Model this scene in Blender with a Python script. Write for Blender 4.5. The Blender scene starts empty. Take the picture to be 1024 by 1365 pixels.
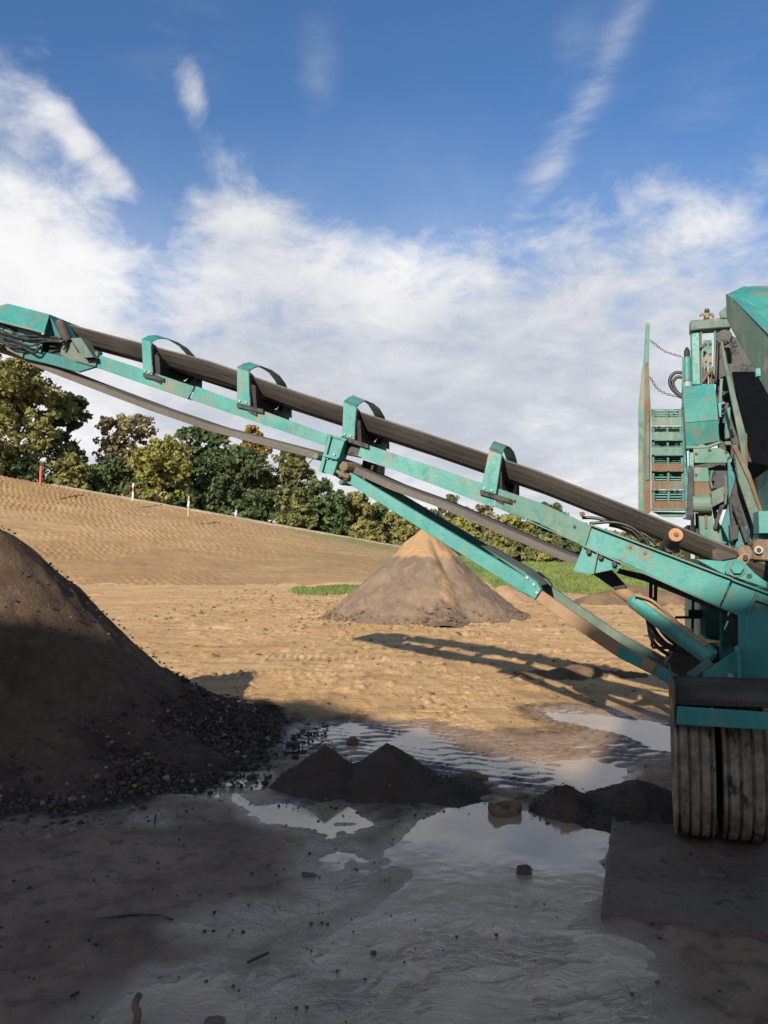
import bpy, bmesh, math, random
import numpy as np
from mathutils import Vector, Matrix
R = math.radians
random.seed(7); rng = np.random.default_rng(7)
scene = bpy.context.scene
COL = scene.collection

# ------------------------------------------------------------------ camera
CAMZ = 1.6; FPX = 1025.0; PITCH = math.atan(55.5/FPX)
cd = bpy.data.cameras.new('camera'); cam = bpy.data.objects.new('camera', cd); COL.objects.link(cam)
cam.location = (0, 0, CAMZ); cam.rotation_euler = (math.pi/2+PITCH, 0, 0)
cd.sensor_fit = 'VERTICAL'; cd.sensor_height = 36; cd.lens = FPX/1365*36
cd.clip_start = 0.05; cd.clip_end = 3000
scene.camera = cam

# ------------------------------------------------------------------ sun direction (from the conveyor and its shadow)
SUNH = np.array([0.41, 0.912]); SUNH /= np.linalg.norm(SUNH); ELEV = R(24.5)
sundir = Vector((SUNH[0]*math.cos(ELEV), SUNH[1]*math.cos(ELEV), -math.sin(ELEV)))
sl = bpy.data.lights.new('sun', 'SUN'); sl.energy = 5.0; sl.angle = R(0.55); sl.color = (1.0, 0.90, 0.76)
so = bpy.data.objects.new('sun', sl); COL.objects.link(so)
so.rotation_euler = sundir.to_track_quat('-Z', 'Y').to_euler()
so.location = (-8, -20, 12)

# ------------------------------------------------------------------ node helpers
class S:
    """a float socket with operators"""
    def __init__(s, nt, k): s.nt = nt; s.k = k
    def _m(s, op, *a, clamp=False):
        n = s.nt.nodes.new('ShaderNodeMath'); n.operation = op; n.use_clamp = clamp
        for i, v in enumerate((s,)+a):
            if isinstance(v, S): s.nt.links.new(v.k, n.inputs[i])
            else: n.inputs[i].default_value = v
        return S(s.nt, n.outputs[0])
    def __add__(s, o): return s._m('ADD', o)
    __radd__ = __add__
    def __sub__(s, o): return s._m('SUBTRACT', o)
    def __rsub__(s, o): return (s*-1)+o
    def __mul__(s, o): return s._m('MULTIPLY', o)
    __rmul__ = __mul__
    def __truediv__(s, o): return s._m('DIVIDE', o)
    def clamp(s): return s._m('ADD', 0.0, clamp=True)
    def mx(s, o): return s._m('MAXIMUM', o)
    def mn(s, o): return s._m('MINIMUM', o)
    def pw(s, o): return s._m('POWER', o)
    def ss(s, a, b):
        n = s.nt.nodes.new('ShaderNodeMapRange'); n.interpolation_type = 'SMOOTHSTEP'; n.clamp = True
        s.nt.links.new(s.k, n.inputs[0]); n.inputs[1].default_value = a; n.inputs[2].default_value = b
        return S(s.nt, n.outputs[0])
def noise(nt, vec, scale, detail=4, rough=.55, dist=0.0, lac=2.0):
    n = nt.nodes.new('ShaderNodeTexNoise'); n.inputs['Scale'].default_value = scale
    n.inputs['Detail'].default_value = detail; n.inputs['Roughness'].default_value = rough
    n.inputs['Distortion'].default_value = dist
    if vec is not None: nt.links.new(vec, n.inputs['Vector'])
    return S(nt, n.outputs['Fac'])
def mapping(nt, vec, scale=(1,1,1), rot=(0,0,0), loc=(0,0,0)):
    n = nt.nodes.new('ShaderNodeMapping'); nt.links.new(vec, n.inputs['Vector'])
    n.inputs['Scale'].default_value = scale; n.inputs['Rotation'].default_value = rot; n.inputs['Location'].default_value = loc
    return n.outputs[0]
def mix(nt, f, a, b, mode='MIX'):
    n = nt.nodes.new('ShaderNodeMix'); n.data_type = 'RGBA'; n.blend_type = mode
    def put(sock, v):
        if isinstance(v, S): nt.links.new(v.k, sock)
        elif hasattr(v, 'default_value') or hasattr(v, 'is_linked'): nt.links.new(v, sock)
        elif isinstance(v, (int, float)): sock.default_value = v
        else: sock.default_value = (*v, 1)
    put(n.inputs['Factor'], f); put(n.inputs['A'], a); put(n.inputs['B'], b)
    return n.outputs['Result']

# ------------------------------------------------------------------ world: nishita sky and clouds
w = bpy.data.worlds.new("World"); scene.world = w; w.use_nodes = True
nt = w.node_tree; nt.nodes.clear()
out = nt.nodes.new('ShaderNodeOutputWorld'); bg = nt.nodes.new('ShaderNodeBackground')
nt.links.new(bg.outputs[0], out.inputs[0]); bg.inputs[1].default_value = 0.11
sky = nt.nodes.new('ShaderNodeTexSky'); sky.sky_type = 'NISHITA'; sky.sun_disc = False
sky.sun_elevation = ELEV; sky.sun_rotation = math.atan2(-SUNH[0], -SUNH[1])
sky.altitude = 0; sky.air_density = 1.0; sky.dust_density = 0.6; sky.ozone_density = 2.2
tc = nt.nodes.new('ShaderNodeTexCoord'); D = tc.outputs['Generated']
sx = nt.nodes.new('ShaderNodeSeparateXYZ'); nt.links.new(D, sx.inputs[0])
X, Y, Z = [S(nt, sx.outputs[i]) for i in range(3)]
AZ = X._m('ARCTAN2', Y); EL = Z._m('ARCSINE')
zz = Z.mx(0.0)+0.26
cb = nt.nodes.new('ShaderNodeCombineXYZ')
nt.links.new((X/zz).k, cb.inputs[0]); nt.links.new((Y/zz).k, cb.inputs[1])
P = cb.outputs[0]
n1 = noise(nt, P, 1.25, 11, .57, .35)
n2 = noise(nt, mapping(nt, P, (1, 1, 1), (0, 0, .3), (3.1, 1.7, .4)), 2.6, 8, .6, .3)
nb = noise(nt, mapping(nt, P, (1, 1, 1), (0, 0, 0), (9.3, 4.2, 0)), .42, 3, .5)
nw = noise(nt, mapping(nt, D, (2.4, 1, 9.), (0, .55, 0)), 2.6, 7, .62, .5)        # thin high streaks
def pxang(px, py):
    v = 682.5-py; yy = FPX*math.cos(PITCH)-v*math.sin(PITCH); z = FPX*math.sin(PITCH)+v*math.cos(PITCH); x = px-512
    return math.atan2(x, yy), math.atan2(z, math.hypot(x, yy))
def blob(px, py, rx, ry, ang=0.0):
    a, e = pxang(px, py); c, s_ = math.cos(ang), math.sin(ang)
    da = AZ-a; de = EL-e
    u = (da*c+de*s_)/(rx/FPX); v = (de*c-da*s_)/(ry/FPX)
    return ((u*u+v*v)*-1)._m('EXPONENT')
EDGE = 0.405-AZ*0.02
band = (EDGE-EL)*3.6                                                   # low sky is mostly cloud
n4 = noise(nt, mapping(nt, P, (1, 1, 1), (0, 0, 1.1), (5.1, 8.7, 0)), 6.5, 10, .66, .5)
back = (Y*-1).ss(-.2, .8)*.9  # unseen cloud added behind the viewer, so the skylight is less blue
cov = band+back+(n1-.5)*1.9+(n2-.5)*1.5+(n4-.5)*1.1+.17 + blob(560, 400, 220, 90)*.3 - blob(165, 190, 60, 60)*.3
cov = cov + blob(-25, 130, 95, 150)*.30 + blob(0, 310, 120, 60)*.3 + blob(300, 270, 95, 75, -.3)*.35 - blob(600, 200, 160, 130)*.45 + blob(900, 330, 190, 70)*.3
cov = cov + blob(258, 120, 26, 42, .3)*.75 + blob(125, 205, 75, 20, -.6)*.8 - blob(190, 285, 40, 35)*.5 - blob(380, 100, 95, 110)*.3 - blob(230,340,60,60)*.25
dens = cov.ss(-.18, .72)
streak = ((blob(785, 130, 175, 17, .95)*1.3+blob(715, 240, 90, 30, .7)*.8+blob(752,90,60,30,.9)*.5+blob(425, 95, 26, 60)*.5+blob(960, 120, 90, 40, .3)*.3+blob(240, 80, 70, 50)*.3)
          *(nw.ss(.33, .72)))*.36
veil = (band+.75+(n1-.5)*1.2).ss(.2, 1.3)*.38
dens = dens.mx(streak).mx(veil)
# cloud light: bright tops, grey undersides
sh = ((nb-.5)*2.2+(n1-.5)*1.4+(n2-.5)*1.7+(n4-.5)*1.0+.64 + blob(110, 370, 150, 80)*.45 + blob(540, 370, 110, 65)*.45 - blob(640, 560, 260, 90)*.40
      - blob(330, 330, 60, 40)*.2 + blob(760, 560, 60, 60)*.25 + blob(930, 330, 120, 40)*.2 - blob(470,590,150,60)*.25).ss(-.25, 1.25)
ccol = mix(nt, sh, (3.3, 3.5, 3.95), (6.2, 6.1, 6.05))
skyc = mix(nt, 1.0, sky.outputs[0], (0.50, 0.72, 0.93), 'MULTIPLY')
fin = mix(nt, dens*.97, skyc, ccol)
nt.links.new(fin, bg.inputs[0])

scene.view_settings.view_transform = 'Standard'; scene.view_settings.look = 'None'
scene.view_settings.exposure = 0.55; scene.view_settings.gamma = 1.0; scene.view_settings.use_curve_mapping = False
scene.render.engine = 'CYCLES'
scene.cycles.max_bounces = 6; scene.cycles.diffuse_bounces = 3; scene.cycles.glossy_bounces = 3; scene.cycles.transparent_max_bounces = 6

# ------------------------------------------------------------------ geometry helpers
def ray(px, py):
    v = 682.5-py
    return np.array([px-512, FPX*math.cos(PITCH)-v*math.sin(PITCH), FPX*math.sin(PITCH)+v*math.cos(PITCH)])/FPX
CAM = np.array([0, 0, CAMZ])
def G(px, py, z=0.0):
    d = ray(px, py); return CAM+d*((z-CAMZ)/d[2])
def AY(px, py, y):
    d = ray(px, py); return CAM+d*(y/d[1])
A = np.array([.3206, .9472, 0]); A /= np.linalg.norm(A); L = np.array([-A[1], A[0], 0]); ZV = np.array([0, 0, 1.0])
def Q(px, py, a):
    """point of the machine's cross plane at depth a along the machine axis"""
    d = ray(px, py); return CAM+d*(a/float(d@A))
AN = 5.5; AF = 6.2

class MB:
    def __init__(s): s.v = []; s.f = []
    def add(s, vs, fs):
        o = len(s.v); s.v += [tuple(map(float, p)) for p in vs]; s.f += [tuple(i+o for i in f) for f in fs]; return s
    def prism(s, pts, vec):
        n = len(pts); vec = np.array(vec, float); p = [np.array(q, float) for q in pts]
        return s.add(p+[q+vec for q in p], [tuple(range(n))[::-1], tuple(range(n, 2*n))]+[(i, (i+1) % n, n+(i+1) % n, n+i) for i in range(n)])
    def loft(s, rings, caps=True, closed=True):
        n = len(rings[0]); m = len(rings); vs = [p for r in rings for p in r]; fs = []
        for j in range(m-1):
            for i in range(n if closed else n-1):
                k = (i+1) % n; fs.append((j*n+i, j*n+k, (j+1)*n+k, (j+1)*n+i))
        if caps and closed: fs += [tuple(range(n))[::-1], tuple(range((m-1)*n, m*n))]
        return s.add(vs, fs)
    def tube(s, pts, r, seg=8):
        pts = [np.array(p, float) for p in pts]; rings = []
        rr = r if hasattr(r, '__len__') else [r]*len(pts)
        prev = None
        for i, p in enumerate(pts):
            t = pts[min(i+1, len(pts)-1)]-pts[max(i-1, 0)]; t = t/(np.linalg.norm(t)+1e-9)
            if prev is None:
                a = np.cross(t, ZV if abs(t[2]) < .9 else L)
            else: a = prev-t*float(prev@t)
            a = a/np.linalg.norm(a); b = np.cross(t, a); prev = a
            rings.append([p+rr[i]*(a*math.cos(2*math.pi*k/seg)+b*math.sin(2*math.pi*k/seg)) for k in range(seg)])
        return s.loft(rings)
    def bar(s, p0, p1, wv, hv):
        p0, p1, wv, hv = [np.array(q, float) for q in (p0, p1, wv, hv)]
        r = lambda p: [p-wv/2-hv/2, p+wv/2-hv/2, p+wv/2+hv/2, p-wv/2+hv/2]
        return s.loft([r(p0), r(p1)])
def smoothpath(pts, n=8):
    pts = [np.array(p, float) for p in pts]; o = []
    P_ = [2*pts[0]-pts[1]]+pts+[2*pts[-1]-pts[-2]]
    for i in range(1, len(P_)-2):
        for k in range(n):
            t = k/n; a, b, c, d = P_[i-1:i+3]
            o.append(.5*((2*b)+(-a+c)*t+(2*a-5*b+4*c-d)*t*t+(-a+3*b-3*c+d)*t**3))
    return o+[pts[-1]]
def build(mb, name, mat, parent=None, bevel=0, smooth=False, fixn=True):
    v = np.array(mb.v, float)
    c = (v.min(0)+v.max(0))/2; c[2] = v[:, 2].min()
    me = bpy.data.meshes.new(name); me.from_pydata([tuple(p) for p in (v-c)], [], mb.f)
    if fixn:
        b = bmesh.new(); b.from_mesh(me); bmesh.ops.recalc_face_normals(b, faces=b.faces); b.to_mesh(me); b.free()
    me.update(); me.materials.append(mat)
    if smooth: me.polygons.foreach_set('use_smooth', [True]*len(me.polygons))
    o = bpy.data.objects.new(name, me); COL.objects.link(o)
    pl = np.array(parent_loc(parent)) if parent else np.zeros(3)
    o.location = tuple(c-pl)
    if parent: o.parent = parent
    if bevel:
        m = o.modifiers.new('bevel', 'BEVEL'); m.width = bevel; m.segments = 1; m.limit_method = 'ANGLE'; m.angle_limit = R(40)
    return o
def parent_loc(p):
    l = np.zeros(3)
    while p: l = l+np.array(p.location); p = p.parent
    return l
def empty(name, loc, label, cat, group=None):
    o = bpy.data.objects.new(name, None); o.location = tuple(loc); o.empty_display_size = .3; COL.objects.link(o)
    o['label'] = label; o['category'] = cat
    if group: o['group'] = group
    return o
def tag(o, label, cat, group=None):
    o['label'] = label; o['category'] = cat
    if group: o['group'] = group
    return o
def npmesh(name, V, F, mat, attrs={}, smooth=True, parent=None, kind=None, loc=(0, 0, 0)):
    """V (n,3) float, F (m,3|4) int; attrs point-domain floats"""
    me = bpy.data.meshes.new(name); n = len(V); m, k = F.shape
    me.vertices.add(n); me.vertices.foreach_set('co', (V-np.array(loc)).astype(np.float32).ravel())
    me.loops.add(m*k); me.loops.foreach_set('vertex_index', F.astype(np.int32).ravel())
    me.polygons.add(m); me.polygons.foreach_set('loop_start', np.arange(0, m*k, k, dtype=np.int32))
    me.polygons.foreach_set('loop_total', np.full(m, k, dtype=np.int32))
    me.polygons.foreach_set('use_smooth', np.full(m, smooth))
    me.update(calc_edges=True)
    for an, av in attrs.items():
        at = me.attributes.new(an, 'FLOAT', 'POINT'); at.data.foreach_set('value', av.astype(np.float32))
    me.materials.append(mat)
    o = bpy.data.objects.new(name, me); COL.objects.link(o); o.location = tuple(np.array(loc)-(parent_loc(parent) if parent else 0))
    if parent: o.parent = parent
    if kind: o['kind'] = kind
    return o
def gridmesh(name, XX, YY, ZZ, mat, attrs={}, **kw):
    r, c = XX.shape; V = np.stack([XX.ravel(), YY.ravel(), ZZ.ravel()], 1)
    i = np.arange(r*c).reshape(r, c)
    F = np.stack([i[:-1, :-1], i[:-1, 1:], i[1:, 1:], i[1:, :-1]], -1).reshape(-1, 4)
    return npmesh(name, V, F, mat, {k: v.ravel() for k, v in attrs.items()}, **kw)
# value noise
_T = np.random.default_rng(3).random((256, 256))
def vn(x, y, s=0):
    x = np.asarray(x, float)+s*17.37; y = np.asarray(y, float)+s*5.71
    xi = np.floor(x).astype(int); yi = np.floor(y).astype(int); fx = x-xi; fy = y-yi
    fx = fx*fx*fx*(fx*(fx*6-15)+10); fy = fy*fy*fy*(fy*(fy*6-15)+10)
    a = _T[xi & 255, yi & 255]; b = _T[(xi+1) & 255, yi & 255]; c = _T[xi & 255, (yi+1) & 255]; d = _T[(xi+1) & 255, (yi+1) & 255]
    return (a*(1-fx)+b*fx)*(1-fy)+(c*(1-fx)+d*fx)*fy-.5
def fbm(x, y, s=0, o=4, g=.5):
    r = 0; a = 1; t = 0
    for i in range(o):
        cs, sn = math.cos(i*1.1), math.sin(i*1.1)
        r = r+a*vn((x*cs-y*sn)*2**i, (x*sn+y*cs)*2**i, s+i*3); t += a; a *= g
    return r/t*2
def sst(a, b, x):
    t = np.clip((x-a)/(b-a), 0, 1); return t*t*(3-2*t)
def sdpoly(x, y, poly):
    """signed distance, negative inside"""
    d = np.full(x.shape, 1e9); ins = np.zeros(x.shape, bool); n = len(poly)
    for i in range(n):
        x0, y0 = poly[i][:2]; x1, y1 = poly[(i+1) % n][:2]
        ex, ey = x1-x0, y1-y0; t = np.clip(((x-x0)*ex+(y-y0)*ey)/(ex*ex+ey*ey), 0, 1)
        d = np.minimum(d, np.hypot(x-x0-t*ex, y-y0-t*ey))
        c = ((y0 > y) != (y1 > y)) & (x < (x1-x0)*(y-y0)/(y1-y0+1e-12)+x0); ins ^= c
    return np.where(ins, -d, d)
def gp(pts): return [tuple(G(*p)[:2]) for p in pts]

# ------------------------------------------------------------------ materials
def newmat(name):
    m = bpy.data.materials.new(name); m.use_nodes = True; nt = m.node_tree
    b = nt.nodes['Principled BSDF']; return m, nt, b
def bump(nt, b, h, strength=.5, dist=.02):
    n = nt.nodes.new('ShaderNodeBump'); n.inputs['Strength'].default_value = strength; n.inputs['Distance'].default_value = dist
    nt.links.new(h.k, n.inputs['Height']); nt.links.new(n.outputs[0], b.inputs['Normal'])
def objco(nt):
    return nt.nodes.new('ShaderNodeNewGeometry').outputs['Position']
def attr(nt, name):
    n = nt.nodes.new('ShaderNodeAttribute'); n.attribute_name = name; return S(nt, n.outputs['Fac'])
def setc(nt, b, c): nt.links.new(c, b.inputs['Base Color'])
def setr(nt, b, r): nt.links.new(r.k, b.inputs['Roughness'])

def m_paint(name, base, faded, rust, wear=.5, rough=.5, streak=True, dirt=(.20, .15, .10), dirtamt=.35):
    m, nt, b = newmat(name); p = objco(nt)
    big = noise(nt, p, 3.2, 5, .6); fine = noise(nt, p, 38, 5, .65)
    st = noise(nt, mapping(nt, p, (26, 26, 2.0)), 1, 5, .6)
    c = mix(nt, big.ss(.42, .68)*.75, base, faded)
    c = mix(nt, (st.ss(.5, .72)*wear), c, faded)
    dm = (noise(nt, p, 5.5, 6, .62)+(st-.5)*.5+(fine-.5)*.35)
    c = mix(nt, dm.ss(.64-.16*dirtamt, .84-.16*dirtamt)*.85, c, dirt)
    rm = noise(nt, p, 9, 7, .68)+(fine-.5)*.4
    c = mix(nt, rm.ss(.80-.17*wear, .88-.17*wear), c, rust)
    sp = noise(nt, p, 85, 3, .5)
    c = mix(nt, sp.ss(.72, .78)*.4, c, (.35, .42, .38))
    setc(nt, b, c); setr(nt, b, ((rm.ss(.5, .7)*.35)+rough).clamp()); bump(nt, b, rm+fine*.5, .25, .006)
    return m
TEAL = (.028, .195, .180); TFAD = (.062, .250, .222); RUST = (.16, .065, .028)
M = {}
M['teal'] = m_paint('teal_paint', TEAL, TFAD, RUST, .62, .45, dirt=(.17, .145, .095), dirtamt=.75)
M['teal_worn'] = m_paint('worn_teal_paint', (.055, .16, .13), (.15, .19, .145), (.17, .08, .04), .85, .6, dirtamt=.8)
M['teal_dark'] = m_paint('dark_teal_paint', (.016, .125, .125), (.030, .155, .150), (.05, .03, .02), .4, .5, dirt=(.06, .05, .04))
M['green_grey'] = m_paint('grey_green_steel', (.055, .11, .09), (.11, .14, .11), (.13, .07, .035), .7, .6, dirtamt=.6)
M['rust'] = m_paint('rusty_steel', (.14, .075, .042), (.12, .155, .12), (.10, .04, .02), .7, .8)
M['tan_steel'] = m_paint('sand_coated_steel', (.25, .155, .090), (.30, .21, .13), (.15, .085, .05), .6, .85, dirt=(.18, .15, .11))
M['black'] = m_paint('black_steel', (.012, .012, .013), (.022, .022, .024), (.03, .018, .012), .4, .55, dirt=(.035, .028, .02))
M['steel'] = m_paint('bare_steel', (.32, .31, .29), (.42, .41, .38), (.14, .08, .04), .4, .4)
M['orange'] = m_paint('rusty_orange_disc', (.34, .155, .085), (.40, .22, .13), (.20, .08, .04), .4, .8)
def m_belt():
    m, nt, b = newmat('belt_rubber'); p = objco(nt)
    u = nt.nodes.new('ShaderNodeUVMap')
    st = noise(nt, mapping(nt, u.outputs[0], (1.2, 34, 1)), 1, 4, .6); n = noise(nt, p, 30, 4, .6); n3 = noise(nt, p, 2.2, 3, .5)
    c = mix(nt, st.ss(.32, .66), (.050, .045, .041), (.125, .110, .098)); c = mix(nt, n.ss(.45, .75)*.5, c, (.145, .128, .11))
    c = mix(nt, n3.ss(.4, .7)*.4, c, (.05, .042, .036))
    setc(nt, b, c); b.inputs['Roughness'].default_value = .75; bump(nt, b, st+n*.3, .3, .006); return m
M['belt'] = m_belt()
def m_rubber():
    m, nt, b = newmat('hose_rubber'); p = objco(nt)
    setc(nt, b, mix(nt, noise(nt, p, 20).ss(.4, .7), (.012, .012, .013), (.04, .037, .033))); b.inputs['Roughness'].default_value = .45; return m
M['rubber'] = m_rubber()
def m_tyre():
    m, nt, b = newmat('muddy_tyre'); p = objco(nt)
    a = noise(nt, p, 7, 6, .65); s_ = noise(nt, mapping(nt, p, (16, 16, 1.6)), 1, 5, .6)
    c = mix(nt, a.ss(.35, .62), (.11, .085, .060), (.26, .21, .15)); c = mix(nt, s_.ss(.45, .7)*.7, c, (.10, .082, .062))
    c = mix(nt, noise(nt, mapping(nt, p, (1, 1, .45)), 13, 6, .72).ss(.54, .64), c, (.035, .026, .018))
    setc(nt, b, c); b.inputs['Roughness'].default_value = .9; bump(nt, b, a+s_*.3, .6, .015); return m
M['tyre'] = m_tyre()
def m_soil(name, c1, c2, c3, sc=1.0, rough=.95, bs=.8, bd=.03):
    m, nt, b = newmat(name); p = objco(nt)
    n1 = noise(nt, p, 2.2*sc, 7, .62); n2 = noise(nt, p, 22*sc, 6, .68); n3 = noise(nt, p, 95*sc, 3, .6)
    c = mix(nt, n1.ss(.36, .64), c1, c2); c = mix(nt, n2.ss(.45, .72)*.6, c, c3); c = mix(nt, n3.ss(.66, .74)*.6, c, tuple(min(1, 1.7*k+.03) for k in c2))
    c = mix(nt, n3.ss(.34, .26)*.7, c, tuple(.35*k for k in c1))
    setc(nt, b, c); b.inputs['Roughness'].default_value = rough; b.inputs['Specular IOR Level'].default_value = .25
    bump(nt, b, n2*.7+n3*.5+n1*.5, bs, bd); return m
M['topsoil'] = m_soil('dark_topsoil', (.050, .034, .025), (.105, .075, .052), (.068, .047, .034), 1.0)
M['grit'] = m_soil('dark_grit', (.052, .035, .023), (.072, .050, .034), (.042, .028, .019), 3.0, bs=.6, bd=.008)
M['brown_soil'] = m_soil('brown_soil', (.13, .085, .05), (.20, .135, .08), (.10, .065, .04), .9)
M['tan_soil'] = m_soil('tan_soil', (.34, .22, .12), (.42, .28, .16), (.26, .17, .10), .9)
M['clod_'] = m_soil('earth_clod', (.05, .036, .027), (.13, .10, .075), (.08, .06, .045), 4.0, bs=.5, bd=.006)
def m_clod():
    m, nt, b = newmat('mixed_clods'); p = objco(nt); t = attr(nt, 'tint'); n = noise(nt, p, 60, 5, .6)
    c = mix(nt, t.ss(.0, .85), (.030, .021, .016), (.085, .062, .045)); c = mix(nt, t.ss(.90, .99), c, (.24, .20, .155)); c = mix(nt, n.ss(.5, .7)*.5, c, (.045, .032, .024))
    setc(nt, b, c); b.inputs['Roughness'].default_value = .9; b.inputs['Specular IOR Level'].default_value = .2; bump(nt, b, n, .6, .004); return m
M['clods'] = m_clod(); M['clod'] = M['clod_']
M['clay'] = m_soil('brown_clay', (.12, .075, .045), (.20, .13, .08), (.09, .055, .035), 6.0, bs=.5, bd=.006)
M['bark'] = m_soil('bark', (.05, .042, .034), (.10, .085, .065), (.03, .025, .02), 2.0)

# ================================================================== GROUND
def m_ground():
    m, nt, b = newmat('yard_earth'); p = objco(nt)
    wet = attr(nt, 'wet'); film = attr(nt, 'film'); dk = attr(nt, 'spill'); pale = attr(nt, 'pale')
    n0 = noise(nt, p, .35, 5, .6); n1 = noise(nt, p, 1.6, 7, .62); n2 = noise(nt, p, 9, 6, .65); n3 = noise(nt, p, 60, 4, .65); n4 = noise(nt, p, 210, 2, .5)
    lines = noise(nt, mapping(nt, p, (.5, 3.2, 1), (0, 0, -.12)), 1, 6, .62, .3)
    sand = mix(nt, n0.ss(.38, .62), (.55, .345, .160), (.62, .415, .215))
    sand = mix(nt, lines.ss(.46, .68)*.75, sand, (.34, .215, .115))
    sand = mix(nt, n1.ss(.58, .74)*.6, sand, (.25, .155, .085))
    sand = mix(nt, n2.ss(.5, .74)*.5, sand, (.33, .205, .11))
    sand = mix(nt, n3.ss(.58, .75)*.45, sand, (.20, .13, .08))
    sand = mix(nt, pale, sand, (.56, .44, .30))
    mud = mix(nt, n1.ss(.36, .64), (.165, .105, .062), (.285, .190, .117))
    mud = mix(nt, n2.ss(.46, .66)*.6, mud, (.070, .043, .026))
    mud = mix(nt, n3.ss(.62, .74)*.7, mud, (.026, .020, .015))
    mud = mix(nt, n4.ss(.70, .78)*.5, mud, (.22, .18, .14))
    silt = mix(nt, n1.ss(.4, .6), (.33, .225, .138), (.21, .14, .084))
    mud = mix(nt, film*.8, mud, silt)
    wn = (wet+(n1-.5)*.5+(n2-.5)*.35).ss(.25, .85)
    c = mix(nt, wn, sand, mud)
    c = mix(nt, (dk+(n2-.5)*.6).ss(.3, .7), c, (.040, .030, .023))
    setc(nt, b, c)
    rr = 0.97-(wet+(n1-.5)*.8+(n2-.5)*.5).ss(.35, 1.05)*.46
    rr = rr-film*((n1-.5)*1.2+(n2-.5)*.8+.5).ss(.9, .35)*.46
    setr(nt, b, rr.mx(.085)); nt.links.new((film*.5+.15).k, b.inputs['Specular IOR Level'])
    wp = nt.nodes.new('ShaderNodeVectorMath'); wp.operation = 'MULTIPLY_ADD'; nz = nt.nodes.new('ShaderNodeTexNoise'); nz.inputs['Scale'].default_value = 2.3; nz.inputs['Detail'].default_value = 3; nt.links.new(p, nz.inputs['Vector'])
    nt.links.new(nz.outputs['Color'], wp.inputs[0]); wp.inputs[1].default_value = (.55, .55, 0); nt.links.new(p, wp.inputs[2])
    rp1 = noise(nt, mapping(nt, wp.outputs[0], (3.2, 24, 1), (0, 0, R(-24))), 1, 5, .58, .3); rp2 = noise(nt, mapping(nt, wp.outputs[0], (5, 11, 1), (0, 0, R(-10))), 1, 4, .6, .8)
    bump(nt, b, (n2*.8+n3*.6+n4*.25)*(1.0-film*.9)+film*(rp1*.42*n1.ss(.38, .6)+rp2*.55+n2*.25), 1.0, .028)
    return m
# puddle outlines, on the ground
PUD = dict(
 a=gp([(222,1062),(255,1040),(300,1033),(345,1036),(362,1050),(335,1062),(342,1072),(372,1068),(400,1072),(436,1068),(478,1080),(505,1100),(470,1116),(436,1124),(398,1112),(352,1098),(330,1082),(300,1070),(262,1068)]),
 b=gp([(560,1094),(600,1074),(655,1070),(700,1080),(745,1092),(812,1108),(800,1150),(794,1195),(740,1205),(690,1190),(640,1180),(590,1160),(520,1150),(505,1132),(540,1118)]),
 c=gp([(742,1016),(790,1010),(842,1026),(838,1050),(800,1064),(756,1060),(735,1040)]),
 d=gp([(712,946),(760,944),(830,955),(900,968),(905,1004),(872,1000),(836,984),(790,972),(740,962)]),
 f=gp([(470,1000),(560,968),(600,985),(640,1003),(680,1012),(740,1014),(735,1034),(660,1036),(600,1022),(540,1010)]),
 g=gp([(395,975),(470,962),(500,975),(440,992),(400,1004),(380,1000)]),
 h=gp([(430,1118),(500,1140),(530,1158),(478,1182),(500,1196),(470,1200),(395,1235),(330,1262),(262,1258),(240,1238),(310,1214),(370,1212),(420,1200),(400,1170)]),
 i=gp([(160,1330),(200,1300),(300,1280),(300,1320),(240,1350),(260,1400),(100,1400)]),
 j=gp([(180,1092),(215,1090),(220,1100),(180,1102)]),
)
STREAM = gp([(560,1090),(812,1108),(790,1230),(880,1268),(900,1330),(950,1400),(40,1400),(120,1335),(240,1290),(330,1262),(430,1215),(500,1180)])
RIDGE = gp([(375,1000),(420,962),(560,958),(700,985),(900,960),(910,1010),(850,1020),(760,1075),(650,1050),(520,1030),(400,1015)])
PLATE0 = G(790, 1225); PLATE1 = G(812, 1105)
def axis_coords():
    ys = [2.0]
    while ys[-1] < 40: ys.append(ys[-1]+max(.0125, ys[-1]*.0054))
    while ys[-1] < 900: ys.append(ys[-1]*1.07)
    yb = [2.0]
    while yb[-1] > -60: yb.append(yb[-1]-max(.15, .09*abs(2.2-yb[-1])))
    ys = np.array(yb[1:][::-1]+ys)
    xs = [0.0]
    while xs[-1] < 500: xs.append(xs[-1]+max(.0175, (xs[-1]-1.2)*.022 if xs[-1] < 12 else xs[-1]*.05))
    xs = np.array([-v for v in xs[1:][::-1]]+xs)
    return xs, ys
def hill(x, y):
    """terrain beyond the yard: sloping field on the left, low grass bank on the right"""
    crest = np.clip(2.2-(x-.5)*.178, .75, 12)
    crest = np.where(x < -34, np.clip(2.2+34.5*.178+(-x-34)*.05, 0, 12), crest)
    foot = 38-6*sst(-8, 12, x)+0*y
    t = np.clip((y-foot)/(60-foot), 0, 1.0)
    z = crest*(t*.93+.07*sst(0, 1, t))
    z = z*sst(0, .06, t)
    return np.where(y > 60, crest-.012*np.minimum(y-60, 60), z)
def polydist(x, y, pts):
    d = np.full(x.shape, 1e9); s = np.zeros(x.shape); side = np.zeros(x.shape); acc = 0
    for (x0, y0), (x1, y1) in zip(pts[:-1], pts[1:]):
        ex, ey = x1-x0, y1-y0; l = math.hypot(ex, ey); t = np.clip(((x-x0)*ex+(y-y0)*ey)/(l*l), 0, 1)
        dd = np.hypot(x-x0-t*ex, y-y0-t*ey); m = dd < d
        d = np.where(m, dd, d); s = np.where(m, acc+t*l, s); side = np.where(m, ((x-x0)*ey-(y-y0)*ex)/l, side); acc += l
    return d, s, side
TRK = []
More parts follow.
